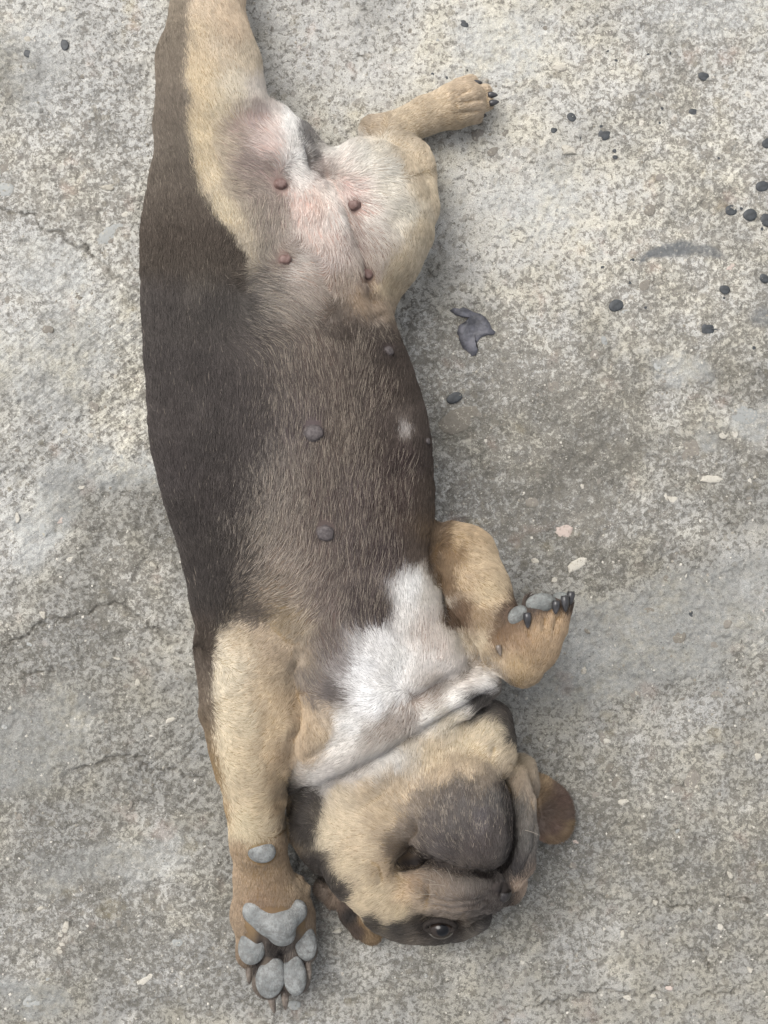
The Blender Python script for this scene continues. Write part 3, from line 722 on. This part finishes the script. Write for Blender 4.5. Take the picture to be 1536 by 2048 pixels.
BANDS = [([(-300, 366), (0, 374), (100, 371), (200, 371), (300, 380), (380, 398), (430, 420), (470, 448), (530, 492), (600, 520)], [(-300, '8b8072'), (0, '897e6f'), (200, '776d62'), (300, '6e655b'), (400, '635a51'), (480, '574e46'), (600, '4d463f')], 9),
         ([(1215, 428), (1262, 424), (1320, 423), (1400, 425), (1500, 434), (1600, 450), (1680, 464)], [(1220, '4d4540'), (1320, '60564d'), (1420, '786b5d'), (1520, '8c785c'), (1680, '9a7f5a')], 6)]
def shep(u, v, vals, pw=2.3, sig=17.0):
    out = np.zeros((len(u), vals.shape[1]))
    for i in range(0, len(u), 20000):
        d = (u[i:i + 20000, None] - CU[None, :, 0]) ** 2 + (v[i:i + 20000, None] - CU[None, :, 1]) ** 2 + sig * sig
        w = d ** -pw
        out[i:i + 20000] = (w @ vals) / w.sum(1, keepdims=True)
    return out
def field(P, jit=0):
    u, v = inv(P)
    if jit:
        zone = sstep(380, 450, u) * sstep(700, 620, u) * sstep(600, 680, v) * sstep(1280, 1180, v)
        u = u + rng.normal(0, 1, len(u)) * (5 + 24 * zone); v = v + rng.normal(0, 1, len(v)) * (5 + 14 * zone)
    wu = u + fbm(u / 14, v / 34, 1, 3) * 12; wv = v + fbm(u / 14 + 5, v / 34, 3, 3) * 16
    out = shep(wu, wv, np.concatenate([CC, CS, BARE[:, None]], 1))
    for ln, cols, e in BANDS:
        L = np.array(ln, float); C = np.array([[c[0], *lin(c[1])] for c in cols])
        ub = np.interp(v, L[:, 0], L[:, 1]); m = (sstep(e, -e, u + fbm(u / 12, v / 30, 2, 2) * 9 - ub) * sstep(L[0, 0] - 1, L[0, 0] + 40, v) * sstep(L[-1, 0] + 1, L[-1, 0] - 60, v))[:, None]
        cc = np.stack([np.interp(v, C[:, 0], C[:, i]) for i in (1, 2, 3)], 1)
        out[:, :3] = out[:, :3] * (1 - m) + cc * m; out[:, 3:6] = out[:, 3:6] * (1 - m) + cc * m * .7; out[:, 6:] *= 1 - m
    # belly and lower chest: thin hair over darker skin
    belly = sstep(600, 700, v) * sstep(1340, 1260, v) * sstep(.34, .24, out[:, :3].mean(1)) * sstep(440, 640, u)
    belly = belly * (1 + .45 * sstep(690, 780, u))
    out[:, :3] *= 1 - belly[:, None] * np.array([.30, .34, .36]); out[:, 3:6] *= 1 - belly[:, None] * np.array([.24, .28, .28])
    for (nu, nv, nr) in NIPS:
        m = np.exp(-(((u - nu) ** 2 + (v - nv) ** 2) / (nr * 1.5) ** 2) ** 1.5)[:, None] * .8
        nc = np.array(lin('705c55' if nv < 620 else '524847')); out[:, :3] = out[:, :3] * (1 - m) + m * nc; out[:, 3:6] = out[:, 3:6] * (1 - m) + m * nc
    # black lip leather, mouth corner, nose
    for pts, w_ in LIPS:
        m = np.exp(-(seg_dist(u - 768, 1024 - v, pts) / w_) ** 2)[:, None]
        out[:, :3] = out[:, :3] * (1 - m) + m * np.array(lin('332e2c')); out[:, 3:6] = out[:, 3:6] * (1 - m) + m * np.array(lin('2b2625'))
    return out
GAIN = 0.80
cf = field(BV)
M_BODY = M_SKIN
puppy = bpy.data.objects.new('puppy', None); sc.collection.objects.link(puppy)
puppy['label'] = 'tan and dark brown puppy lying belly up on the concrete with its paws spread'
puppy['category'] = 'dog'
body = mesh_obj('body', BV, BQ, M_SKIN, puppy)
vattr(body, 'skin', cf[:, 3:6] * GAIN)

FLOW = """350,700,275 330,900,275 330,500,275 320,300,265 340,100,262 330,200,264 330,0,262 320,420,270 450,600,275 480,850,275 430,1100,280 410,1220,275 430,1350,80
400,100,252 400,200,248 420,330,250 460,420,255 470,150,244 520,200,275 480,300,205 500,380,190 520,430,285 530,470,282 540,300,190 560,290,220 590,250,265 605,300,320 600,340,20
500,500,280 470,520,285 600,400,95 640,430,95 660,470,80 690,400,40 720,320,330 760,360,0 790,400,15 760,450,35 730,480,55 740,530,65 820,450,60 840,370,80 790,540,110 690,300,300
620,540,200 580,560,190 540,580,190 500,560,150 640,600,215 600,640,205 560,650,200 690,560,95 720,590,70 750,640,60 690,640,90 640,690,250 690,700,265 750,700,290 600,740,260
600,850,268 680,850,270 760,850,285 820,820,290 580,950,268 650,950,270 740,950,278 820,950,280 560,1020,285 620,1080,275 700,1080,272 780,1080,272 840,1080,275
520,1080,295 540,1130,310 520,1180,330 580,1150,300 560,1200,340 620,1180,290 600,1250,310 680,1200,285 740,1200,275 660,1300,250 620,1350,260 665,1390,200
830,1190,265 820,1250,260 760,1300,235 720,1340,215 730,1400,185 700,1450,160 760,1420,140 850,1270,275 890,1300,285 930,1300,250 680,1500,140 850,1340,270 920,1340,300
760,1480,130 820,1430,110 870,1390,300 930,1360,20 960,1370,30 850,1440,330 900,1405,340 640,1560,150 720,1525,120
450,1300,350 460,1400,355 470,1500,0 490,1600,350 520,1320,320 530,1420,310 540,1520,305 540,1620,310 560,1400,295 565,1520,290 600,1480,100 640,1450,60 610,1420,70
430,1500,85 450,1600,85 470,1700,85 520,1740,95 560,1770,95 500,1800,95 600,1780,70 480,1860,90 545,1890,100
930,1080,30 960,1130,25 940,1180,45 980,1190,40 960,1240,60 900,1130,70 930,1250,70 1000,1290,250 1040,1330,275 1080,1310,285 1040,1280,272 1080,1260,275 1110,1240,280
790,290,300 830,330,290 745,250,200 800,250,340 870,225,340 930,205,340 960,200,350
650,1650,200 700,1640,195 660,1700,165 700,1720,165 720,1680,185 760,1780,140 800,1820,120 720,1780,150 740,1600,225 690,1600,215 790,1560,265 840,1520,278 900,1470,285 970,1450,300 1000,1490,330 820,1620,230 780,1660,200
930,1580,275 880,1620,262 920,1660,268 970,1620,280 960,1690,265 850,1670,240 1000,1660,285 830,1770,200 880,1770,255 940,1780,270 900,1810,180 860,1820,170
1040,1600,280 1050,1680,275 1030,1740,260 800,1850,170 860,1850,180 940,1860,10 620,1620,200 620,1680,120 650,1750,120 960,1400,300 1015,1450,20"""
_f = np.array([[float(x) for x in p.split(',')] for p in FLOW.split()])
def flow(u, v):
    D = np.stack([np.cos(np.radians(_f[:, 2])), -np.sin(np.radians(_f[:, 2]))], 1)
    out = np.zeros((len(u), 2))
    for i in range(0, len(u), 20000):
        d = (u[i:i + 20000, None] - _f[None, :, 0]) ** 2 + (v[i:i + 20000, None] - _f[None, :, 1]) ** 2 + 150
        out[i:i + 20000] = (d ** -2.0) @ D
    return out / (np.linalg.norm(out, axis=1, keepdims=True) + 1e-12)

# pads the hair must leave free: (u, v, ru, rv, rot)
BALD = [(n_[0], n_[1], n_[2] * 1.2, n_[2] * 1.2, 0) for n_ in NIPS] + [(524, 1703, 30, 24, 0), (550, 1845, 62, 38, 0), (505, 1890, 26, 34, 0), (541, 1950, 28, 42, 5), (588, 1950, 22, 40, -5), (610, 1885, 22, 34, 0),
        (1036, 1228, 22, 20, -40), (1082, 1205, 32, 24, -5), (1125, 1200, 24, 18, 0), (880, 1853, 32, 18, 5), (1005, 1782, 22, 16, 0), (820, 1722, 22, 12, 0)]
def grow_fur():
    tri = np.concatenate([BQ[:, [0, 1, 2]], BQ[:, [0, 2, 3]]])
    A = np.cross(BV[tri[:, 1]] - BV[tri[:, 0]], BV[tri[:, 2]] - BV[tri[:, 0]]); ar = np.linalg.norm(A, axis=1)
    nz = A[:, 2] / (ar + 1e-9); c = BV[tri].mean(1)
    w = ar * (nz > -.35) * (c[:, 1] < 1120)
    r = rng
    t = r.choice(len(tri), N_HAIR, p=w / w.sum())
    a, b = r.random(N_HAIR), r.random(N_HAIR); f = a + b > 1; a[f], b[f] = 1 - a[f], 1 - b[f]
    B = np.stack([1 - a - b, a, b], 1)[:, :, None]
    P = (BV[tri[t]] * B).sum(1); N = (BN[tri[t]] * B).sum(1); N /= np.linalg.norm(N, axis=1, keepdims=True)
    u, v = inv(P)
    cf = field(P, 1); col = cf[:, :3]; bare = cf[:, 6]
    keep = r.random(N_HAIR) > bare * .68
    for (bu_, bv_, ru, rv, rot) in BALD:
        q = math.radians(rot); dx, dy = u - bu_, v - bv_
        X, Y = dx * math.cos(q) + dy * math.sin(q), -dx * math.sin(q) + dy * math.cos(q)
        keep &= ((X / ru) ** 2 + (Y / rv) ** 2) > 1
    lum0 = col @ [.3, .6, .1]
    keep &= ~((v > 1540) & (u > 830) & (lum0 < .2) & (r.random(N_HAIR) < .2))
    P, N, u, v, col, bare = P[keep], N[keep], u[keep], v[keep], col[keep], bare[keep]
    n = len(P)
    D = flow(u, v)
    ang = fbm(u / 40, v / 40, 4, 3) * .24 + r.normal(0, .10, n)
    ca, sa = np.cos(ang), np.sin(ang)
    D = np.stack([D[:, 0] * ca - D[:, 1] * sa, D[:, 0] * sa + D[:, 1] * ca], 1)
    T = np.concatenate([D, np.zeros((n, 1))], 1); T -= N * (T * N).sum(1, keepdims=True)
    T /= np.linalg.norm(T, axis=1, keepdims=True) + 1e-6
    lum = col @ [.3, .6, .1]
    L = (12 + 11 * sstep(.15, .85, bare) + 5 * sstep(.14, .08, lum)) * r.uniform(.6, 1.15, n)
    L = np.where((v > 1480) & (u > 640) & (lum > .3), L * 1.3, L)
    head = (v > 1540) & (u > 830) & (lum < .2)
    L = np.where(head, 11 * r.uniform(.6, 1.2, n), L)
    # thin cover on the lips and chin
    L = np.where((v > 1680) & (u < 640), L * .85, L)
    L = np.where((u > 985) & (v > 1180) & (v < 1380), L * .85, L)
    L = np.where((u > 720) & (v < 300), L * .85, L)
    lift = r.normal(.17, .05, n).clip(.06, .34)
    lift = lift * (1 + .5 * sstep(.14, .08, lum))
    side = np.cross(N, T) * (r.normal(0, .10, n))[:, None]
    K = 5; pts = np.zeros((n, K, 3))
    for k in range(K):
        s = k / (K - 1)
        pts[:, k] = P - N * .3 + (T * (s * .97) + N * (lift * (s * 1.25 - .75 * s * s))[:, None] + side * s * s) * L[:, None]
    # colour: each hair its own, clumps slightly different
    cl = 1 + fbm(u / 7, v / 7, 6, 2) * .26
    col = col * (cl * np.where(lum < .13, r.uniform(.72, 1.36, n), r.uniform(.84, 1.16, n)))[:, None]
    chin = np.exp(-(((u - 910) / 75) ** 2 + ((v - 1640) / 60) ** 2))
    pale = r.random(n) < ((.006 + .26 * sstep(.1, .95, bare)) * (lum < .35) + .42 * chin * (vn(u / 12, v / 12, 3) > -.05))
    col[pale] = col[pale] * .5 + np.array(lin('cbbdab')) * .42
    hc = bpy.data.hair_curves.new('fur')
    hc.add_curves([K] * n)
    hc.attributes['position'].data.foreach_set('vector', (pts * S).ravel().astype(np.float32))
    rad = hc.attributes.get('radius') or hc.attributes.new('radius', 'FLOAT', 'POINT')
    prof = np.array([.55, .55, .48, .34, .12])
    rad.data.foreach_set('value', (np.repeat((r.uniform(.8, 1.2, n) * S)[:, None], K, 1) * prof[None] * .60).ravel().astype(np.float32))
    ca = hc.attributes.new('col', 'FLOAT_COLOR', 'CURVE')
    ca.data.foreach_set('color', np.concatenate([np.clip(col * (GAIN * (1 + .16 * sstep(.15, .35, lum)))[:, None], 0, .93), np.ones((n, 1))], 1).ravel().astype(np.float32))
    hc.materials.append(M_FUR)
    o = link('fur', hc, body)
    o['kind'] = 'stuff'
    return o
fur = grow_fur()

# ------------------------------------------------------------------ puppy: pads, claws, eye, ears, nipples
def sdf_part(name, lo_px, hi_px, res, build, mat, parent=puppy, sm=2):
    lo = np.minimum(W(*lo_px), W(*hi_px)) - 10; hi = np.maximum(W(*lo_px), W(*hi_px)) + 10
    f = Field(lo, hi, res); build(f)
    V, Q = f.mesh(); V = smooth(V, Q, sm)
    return mesh_obj(name, V, Q, mat, parent)
def top_z(u, v):
    d = (bu - u) ** 2 + (bvv - v) ** 2
    k = np.argsort(d)[:60]; k = k[d[k] < 120] if np.any(d[k] < 120) else k[:4]
    return float(BV[k, 2].max())
def pad(parts, res=1.6, k=6, mat=None):
    us = [p[0] for p in parts]; vs = [p[1] for p in parts]; m = max(max(p[2], p[3]) for p in parts) + 8
    z = max(top_z(p[0], p[1]) for p in parts)
    def b(f):
        for (u, v, ru, rv, rot, dz, rz) in parts: f.ell(u, v, top_z(u, v) + dz, ru, rv, rz, rot, k)
    return sdf_part('paw_pad', (min(us) - m, min(vs) - m, z - 60), (max(us) + m, max(vs) + m, z + 40), res, b, mat or M_PAD)
pad([(523, 1703, 29, 23, 5, -9, 14)])
pad([(510, 1822, 26, 25, -35, -11, 14), (591, 1824, 23, 26, 30, -11, 14), (550, 1846, 42, 30, 0, -13, 19), (564, 1870, 27, 22, 0, -14, 18)], k=18)
for a in [(504, 1894, 28, 36, 8), (541, 1953, 30, 44, 8), (589, 1950, 24, 42, -6), (611, 1885, 23, 37, -8)]:
    pad([(*a, -8, 15)])
pad([(1036, 1230, 23, 17, -42, -7, 11)], mat=M_PADD); pad([(1082, 1206, 31, 20, -6, -10, 14)], mat=M_PADD); pad([(1126, 1196, 22, 12, 8, -10, 10)], mat=M_PADD)

def claw(p0, d, length, r, mat, curl=(0, 0, -.4)):
    P, R = [], []
    d = np.array(d, float); d /= np.linalg.norm(d); cu = np.array(curl, float)
    p = np.array(p0, float)
    for i in range(10):
        s = i / 9
        P.append(p.copy()); R.append(r * max(1 - s ** 1.7, .012) ** .6 * (.8 + .2 * min(1, s * 4)))
        dd = d + cu * s * 1.6; p = p + dd / np.linalg.norm(dd) * length / 9
    V, F_ = tube(P, R, 10)
    return mesh_obj('claw', V, F_, mat, puppy)
# front paw at the bottom: horn-brown, past the toe pads
for (u, v, z, dx, dy, L) in [(499, 1926, 84, -.02, -1, 44), (540, 1984, 80, .2, -1, 46), (570, 1982, 80, .02, -1, 40), (613, 1916, 84, .14, -1, 48)]:
    claw(W(u, v, z), (dx, dy, .05), L, 8.5, M_CLAW2, (0, 0, -.22))
claw(W(606, 1774, 98), (.8, -.6, .1), 18, 6, M_CLAW2)
# folded front paw
for (u, v, z, dx, dy, L) in [(1054, 1226, 338, .05, -1, 30), (1112, 1202, 338, -.05, -1, 26), (1129, 1192, 334, .05, -1, 32), (1142, 1184, 318, -.1, -1, 26)]:
    claw(W(u, v, z), (dx, dy, .22), L * .9, 8.2, M_CLAW, (0, 0, -.2))
claw(W(996, 1290, top_z(1000, 1296) + 1), (.25, -1, .15), 20, 6, M_CLAW2, (0, 0, -.2))
# hind paw
for (u, v, z, dx, dy, L) in [(945, 167, 52, 1, .1, 20), (976, 190, 50, 1, 0, 20), (979, 207, 50, 1, .2, 20), (956, 232, 40, 1, .1, 18)]:
    claw(W(u, v, z), (dx, dy, .15), L, 7, M_CLAW, (0, 0, -.3))

def nipple(u, v, r, h, mat):
    r *= .86; h *= .8
    V, F_ = [], []
    prof = [(-.6, 1.3), (0, 1.12), (.25, 1.0), (.5, .96), (.68, .8), (.74, .4)]
    k = np.argmin((bu - u) ** 2 + (bvv - v) ** 2 - BV[:, 2] * .2); n = BN[k]; p = BV[k] + n * 1.0
    p0 = [p + n * (z * h) for z, _ in prof]; V, F_ = tube(p0, [q * r for _, q in prof], 14)
    c_ = V.mean(0); V = c_ + (V - c_) * (1 + .22 * vn(V[:, 0] / 7 + u, V[:, 1] / 7, 2) + .12 * vn(V[:, 0] / 3, V[:, 1] / 3 + v, 4))[:, None] * np.array([1, .86, 1])
    return mesh_obj('nipple', V, F_, mat, puppy)
for a in [(562, 368, 13, 13, M_NIP), (572, 518, 12, 11, M_NIP), (708, 410, 12, 14, M_NIP), (733, 549, 13, 14, M_NIP), (776, 702, 11, 10, M_NIPG), (626, 866, 18, 12, M_NIPG), (650, 1066, 17, 12, M_NIPG), (852, 882, 9, 10, M_NIPG)]:
    nipple(*a)

# eye: dark wet ball with paler rim of lid
def ball(c, r, seg=28, sx=1, sy=1, sz=1):
    V, F_ = [], []
    for i in range(seg + 1):
        for j in range(seg):
            a, b = math.pi * i / seg, 2 * math.pi * j / seg
            V.append((c[0] + r * sx * math.sin(a) * math.cos(b), c[1] + r * sy * math.sin(a) * math.sin(b), c[2] + r * sz * math.cos(a)))
    for i in range(seg):
        for j in range(seg): F_.append((i * seg + j, i * seg + (j + 1) % seg, (i + 1) * seg + (j + 1) % seg, (i + 1) * seg + j))
    return np.array(V), F_
t = NT('wet_eye'); r_ = t.n('ShaderNodeVectorMath', operation='DISTANCE'); t.put(r_.inputs[0], t.coord())
EZ = top_z(880, 1838)
ec = W(881, 1854, EZ - 21)
r_.inputs[1].default_value = tuple((ec + np.array([3, 1, 25])) * S)
ec_ = t.mix(t.ramp(r_.outputs['Value'], .0024, .0034), (.004, .004, .005), (.022, .016, .013))
M_EYE = t.done(t.mix(t.ramp(r_.outputs['Value'], .0058, .0064), ec_, alb('5f5a55')), .1, .3)
V, F_ = ball(ec, 26, sx=1.0, sy=.8, sz=.95)
eye = mesh_obj('eye', V, [f[::-1] for f in F_], M_EYE, puppy)
M_LID = mat_simple('dark_eyelid', '2a2624', '3a3532', 900, .85, .08, .4, 1800)
def lid_pts(a0, a1, n=28, ru=30, rv=12.5):
    out = []
    for i in range(n):
        a = a0 + (a1 - a0) * i / (n - 1)
        sn = math.sin(a)
        out.append(W(880 + ru * math.cos(a), 1853 + rv * abs(sn) ** 1.25 * (1 if sn > 0 else -1), EZ - 2 - 6 * sn - 5 * abs(math.cos(a)) ** 3))
    return out
V, F_ = tube(lid_pts(0, 2 * math.pi), [5.2] * 28, 8); mesh_obj('eyelid', V, F_, M_LID, eye)

# nose, seen almost edge-on past the lip
M_NOSE = mat_simple('nose_leather', '1f1c1c', '353131', 700, .45, .4, .6, 1500, .0003)
def build_nose(f):
    nz_ = top_z(1003, 1786)
    f.ell(1003, 1787, nz_ - 12, 21, 18, 20, -40, 8)
    f.ell(995, 1793, nz_ + 4, 5, 3.5, 8, -50, 5, 'sub'); f.ell(1013, 1776, nz_ + 2, 5, 3.5, 8, -30, 5, 'sub')
sdf_part('nose', (970, 1755, 60), (1040, 1820, 330), 1.5, build_nose, M_NOSE)
wc = bpy.data.hair_curves.new('whiskers'); WK = [(885, 1756, 230), (872, 1765, 205), (905, 1762, 250), (890, 1772, 195), (858, 1752, 200), (1048, 1660, 10), (872, 1790, 190)]
wc.add_curves([6] * len(WK)); wp = []
for (u, v, a) in WK:
    z0 = top_z(u, v)
    for k in range(6):
        q = k / 5; wp.append(W(u + math.cos(math.radians(a)) * 34 * q, v + math.sin(math.radians(a)) * 34 * q + 6 * q * q, z0 - 1 + 26 * q - 10 * q * q))
wc.attributes['position'].data.foreach_set('vector', (np.array(wp) * S).ravel().astype(np.float32))
(wc.attributes.get('radius') or wc.attributes.new('radius', 'FLOAT', 'POINT')).data.foreach_set('value', np.tile(np.array([.42, .4, .36, .3, .22, .1]) * S, len(WK)).astype(np.float32))
t = NT('whisker'); wc.materials.append(t.done((.34, .30, .25), .6, .3))
wo = link('whiskers', wc, body); wo['kind'] = 'stuff'

# ears
def mat_ear():
    t = NT('ear_leather'); co = t.coord()
    c = t.attr('col', True)
    c = t.mix(1.0, c, t.mix(t.noise(co, 500, 4), (.8, .8, .8), (1.15, 1.15, 1.15)), 'MULTIPLY')
    t.bump(t.noise(co, 900, 4), .4, .0003)
    return t.done(c, .7, .25)
M_EARL = mat_ear()
def ear_col(o, pts):
    n = len(o.data.vertices); V = np.zeros(n * 3, np.float32); o.data.vertices.foreach_get('co', V); V = V.reshape(-1, 3) / S
    u, v = inv(V); C = np.array([lin(p[2]) for p in pts]); U = np.array([[p[0], p[1]] for p in pts], float)
    d = ((u[:, None] - U[:, 0]) ** 2 + (v[:, None] - U[:, 1]) ** 2 + 40) ** -2.0
    vattr(o, 'col', (d @ C) / d.sum(1, keepdims=True) * GAIN)
def build_ear_r(f):
    f.ell(1096, 1622, 34, 50, 66, 13, -22, 8)
    f.ell(1078, 1590, 40, 32, 40, 16, 0, 10)
    f.ell(1100, 1626, 60, 38, 52, 24, -22, 10, 'sub')
    f.caps([(1062, 1585, 50, 12), (1068, 1630, 46, 10), (1064, 1672, 36, 8)], 8)
er = sdf_part('ear', (1030, 1530, 0), (1160, 1700, 90), 2.0, build_ear_r, M_EARL)
ear_col(er, [(1075, 1568, 'a58f74'), (1088, 1556, 'a08b70'), (1065, 1600, 'a48c70'), (1100, 1620, '66584f'), (1080, 1650, '75665c'), (1125, 1600, '5d4d45'), (1136, 1630, '5a4c44'), (1143, 1650, '75644f'), (1128, 1668, '7a6854'), (1100, 1684, '85715c'), (1110, 1655, '6b5950'), (1120, 1570, '6a5a50'), (1075, 1685, '9a8070')])
def build_ear_l(f):
    f.caps([(660, 1748, 50, 20), (648, 1778, 26, 18), (668, 1800, 24, 18)], 8, flat=.7)
    f.caps([(690, 1790, 50, 24), (704, 1826, 34, 24), (722, 1858, 22, 20)], 8, flat=.8)
    f.caps([(735, 1835, 40, 26), (742, 1866, 24, 22)], 8, flat=.8)
    f.caps([(668, 1812, 60, 8), (690, 1850, 55, 8)], 6, 'sub')
    f.ell(655, 1770, 50, 10, 22, 20, -35, 8, 'sub')
el = sdf_part('ear', (610, 1710, 0), (790, 1910, 100), 2.0, build_ear_l, M_EARL)
ear_col(el, [(650, 1752, '38332f'), (645, 1785, '8a7c70'), (668, 1800, '857567'), (690, 1800, '6b5d54'), (700, 1830, '3c3836'), (715, 1860, '5c5048'), (742, 1862, '8f7a60'), (735, 1838, '9a7f5f'), (755, 1850, '8a7458')])

def ear_fur(o, n, base, L):
    me = o.data; m = len(me.vertices)
    V = np.zeros(m * 3, np.float32); me.vertices.foreach_get('co', V); V = V.reshape(-1, 3) / S
    N = np.zeros(m * 3, np.float32); me.vertices.foreach_get('normal', N); N = N.reshape(-1, 3)
    C = np.zeros(m * 4, np.float32); me.attributes['col'].data.foreach_get('color', C); C = C.reshape(-1, 4)[:, :3]
    k = rng.choice(np.where(N[:, 2] > -.5)[0], n); P = V[k] + rng.normal(0, .7, (n, 3)); N = N[k]
    b = W(*base); T = P - b; T -= N * (T * N).sum(1, keepdims=True); T /= np.linalg.norm(T, axis=1, keepdims=True) + 1e-6
    T += rng.normal(0, .16, (n, 3)); ln = L * rng.uniform(.6, 1.2, n)[:, None]
    pts = np.stack([P - N * .3 + (T * q + N * (.26 * q - .1 * q * q)) * ln for q in (0, .33, .66, 1)], 1)
    hc = bpy.data.hair_curves.new('fur'); hc.add_curves([4] * n)
    hc.attributes['position'].data.foreach_set('vector', (pts * S).ravel().astype(np.float32))
    (hc.attributes.get('radius') or hc.attributes.new('radius', 'FLOAT', 'POINT')).data.foreach_set('value', np.tile(np.array([.34, .32, .24, .08]) * S, n).astype(np.float32))
    ca = hc.attributes.new('col', 'FLOAT_COLOR', 'CURVE')
    ca.data.foreach_set('color', np.concatenate([np.clip(C[k] * rng.uniform(.75, 1.35, (n, 1)), 0, .9), np.ones((n, 1))], 1).ravel().astype(np.float32))
    hc.materials.append(M_FUR); f = link('fur', hc, o); f['kind'] = 'stuff'
ear_fur(er, 7000, (1062, 1622, 40), 8)
ear_fur(el, 7000, (690, 1760, 60), 9)

# ------------------------------------------------------------------ small dark things lying on the concrete
def drop(u, v, ru, rv, rot, label, group='dark drops on the concrete', hz=.13, tail=0):
    n = 18; V, F_ = [], []; r = random.Random(int(u * 7 + v) + 5); wob = [r.uniform(.5, 1.5) for _ in range(n)]
    
    for _ in range(3): wob = [(wob[i] + wob[i - 1] + wob[(i + 1) % n]) / 3 for i in range(n)]
    for (z, q) in ((-.5, 1.0), (.12, 1.04), (.45, .93), (.78, .66), (.96, .32)):
        for i in range(n):
            a = 2 * math.pi * i / n; V.append((ru * q * wob[i] * math.cos(a), rv * q * wob[i] * math.sin(a), z * hz * min(ru, rv)))
    V.append((0, 0, hz * min(ru, rv)))
    for j in range(4):
        for i in range(n): F_.append((j * n + i, j * n + (i + 1) % n, (j + 1) * n + (i + 1) % n, (j + 1) * n + i))
    for i in range(n): F_.append((4 * n + i, 4 * n + (i + 1) % n, 5 * n))
    o = mesh_obj('dark_drop', V, F_, M_DROP)
    o.location = ((u - 768) * S, (1024 - v) * S, (gz(u, v)) * S); o.rotation_euler.z = math.radians(-rot)
    o['label'] = label; o['category'] = 'drop'; o['group'] = group
    if tail:
        V, F_ = tube([(ru * .6, 0, 2), (ru * 1.4, 1, 1.5), (ru * 2.2, 0, 1)], [1.6, 1.1, .6], 6)
        mesh_obj('stalk', V, F_, M_DROP, o)
    return o
for a in [(1408, 154, 11, 9, 15, 'round dark drop standing alone in the upper right of the concrete'),
          (1209, 267, 14, 12, 10, 'large shiny dark drop to the right of the hind paw'),
          (1142, 234, 8, 7, 30, 'crumbled dark drop nearest the claws of the hind paw'),
          (1231, 611, 12, 11, -20, 'round dark drop to the right of the torn black scrap'),
          (1416, 657, 13, 12, 8, 'dark drop with a thin stalk on its right side'),
          (910, 794, 14, 10, -25, 'dark oval drop between the black scrap and a large grey stone'),
          (1462, 421, 11, 9, 5, 'smaller dark drop just left of the biggest drop of the right-edge cluster'),
          (1498, 431, 14, 13, 0, 'biggest grey-black drop of the cluster near the right edge'),
          (1533, 440, 12, 14, 0, 'dark drop cut by the right edge beside the biggest drop of the cluster'),
          (1524, 374, 12, 10, 0, 'dark round drop just above the cluster near the right edge'),
          (1533, 288, 9, 10, 0, 'uppermost dark drop cut by the right edge of the photo'),
          (1531, 556, 11, 11, 0, 'lowest dark drop cut by the right edge of the photo'),
          (1449, 579, 9, 8, 20, 'grey-black drop above and right of the drop with a stalk'),
          (1389, 224, 9, 8, 0, 'dark kidney-shaped drop below the lone drop in the upper right'),
          (1107, 261, 7, 6, 20, 'small ragged dark drop left of the large shiny drop'),
          (58, 108, 10, 7, 5, 'flat oval dark drop at the upper left, the outer of two'),
          (128, 91, 8, 9, 0, 'round dark drop at the upper left, the inner of two'),
          (928, 47, 8, 6, 40, 'ragged dark crumb above the hind paw at the top'),
          (1230, 301, 6, 5, 0, 'small dark drop just below the large shiny drop'),
          (1385, 1228, 6, 5, 0, 'small dark drop on the bluish cement right of the folded paw')]:
    drop(*a, tail=(a[0] == 1416))
for (u, v, r) in [(1215, 101, 3), (1232, 121, 3.5), (1297, 109, 3.5), (1340, 106, 3), (1284, 107, 3), (1159, 275, 4), (1324, 217, 4), (1321, 245, 3.5), (1258, 566, 4), (1204, 535, 3.5), (865, 148, 3), (894, 155, 3.5), (933, 140, 3),
                  (1264, 520, 4), (1230, 314, 4.5), (1202, 253, 4), (1524, 457, 5), (1482, 418, 3), (1437, 317, 3), (1448, 596, 3.5), (1290, 615, 3), (1508, 696, 3.5)]:
    drop(u, v, r, r * .85, 0, 'tiny black speck on the pale concrete right of the puppy', 'tiny black specks on the concrete')
# torn black scrap
def scrap():
    out = [(899, 621), (906, 616), (918, 618), (926, 615), (938, 619), (948, 625), (962, 628), (972, 636), (980, 648), (984, 658), (992, 664), (988, 670), (976, 670), (964, 674), (956, 682), (951, 693), (956, 700),
           (952, 712), (943, 714), (936, 704), (925, 695), (918, 680), (914, 664), (918, 650), (930, 643), (938, 636), (922, 634), (910, 630)]
    C = np.mean(out, 0); V, F_ = [], []; n = len(out)
    zt = lambda u, v: 2.5 + 1.5 * math.sin(u / 9) + 3 * (1 if v < 640 else 0) * max(0, (640 - v) / 24)
    for (k, dz, kk) in ((1.0, -6, 0), (1.0, -.5, 0), (.95, .7, 0), (.6, 1.6, 0), (.25, .4, 0)):
        for (u, v) in out:
            # shrink toward the scrap's spine
            sx, sy = (948, 660) if v > 640 else (936, 628)
            uu, vv = sx + (u - sx) * k, sy + (v - sy) * k
            z = gz(uu, vv) + dz + zt(uu, vv) * (1 if k < 1 or dz == 0 else 0)
            V.append((uu - 768, 1024 - vv, z))
    for j in range(4):
        for i in range(n): F_.append((j * n + (i + 1) % n, j * n + i, (j + 1) * n + i, (j + 1) * n + (i + 1) % n))
    F_.append(tuple(4 * n + i for i in range(n))[::-1])
    o = mesh_obj('torn_scrap', V, F_, M_SCRAP)
    o['label'] = 'torn black scrap with ragged hooked ends lying on the concrete'; o['category'] = 'scrap'
scrap()
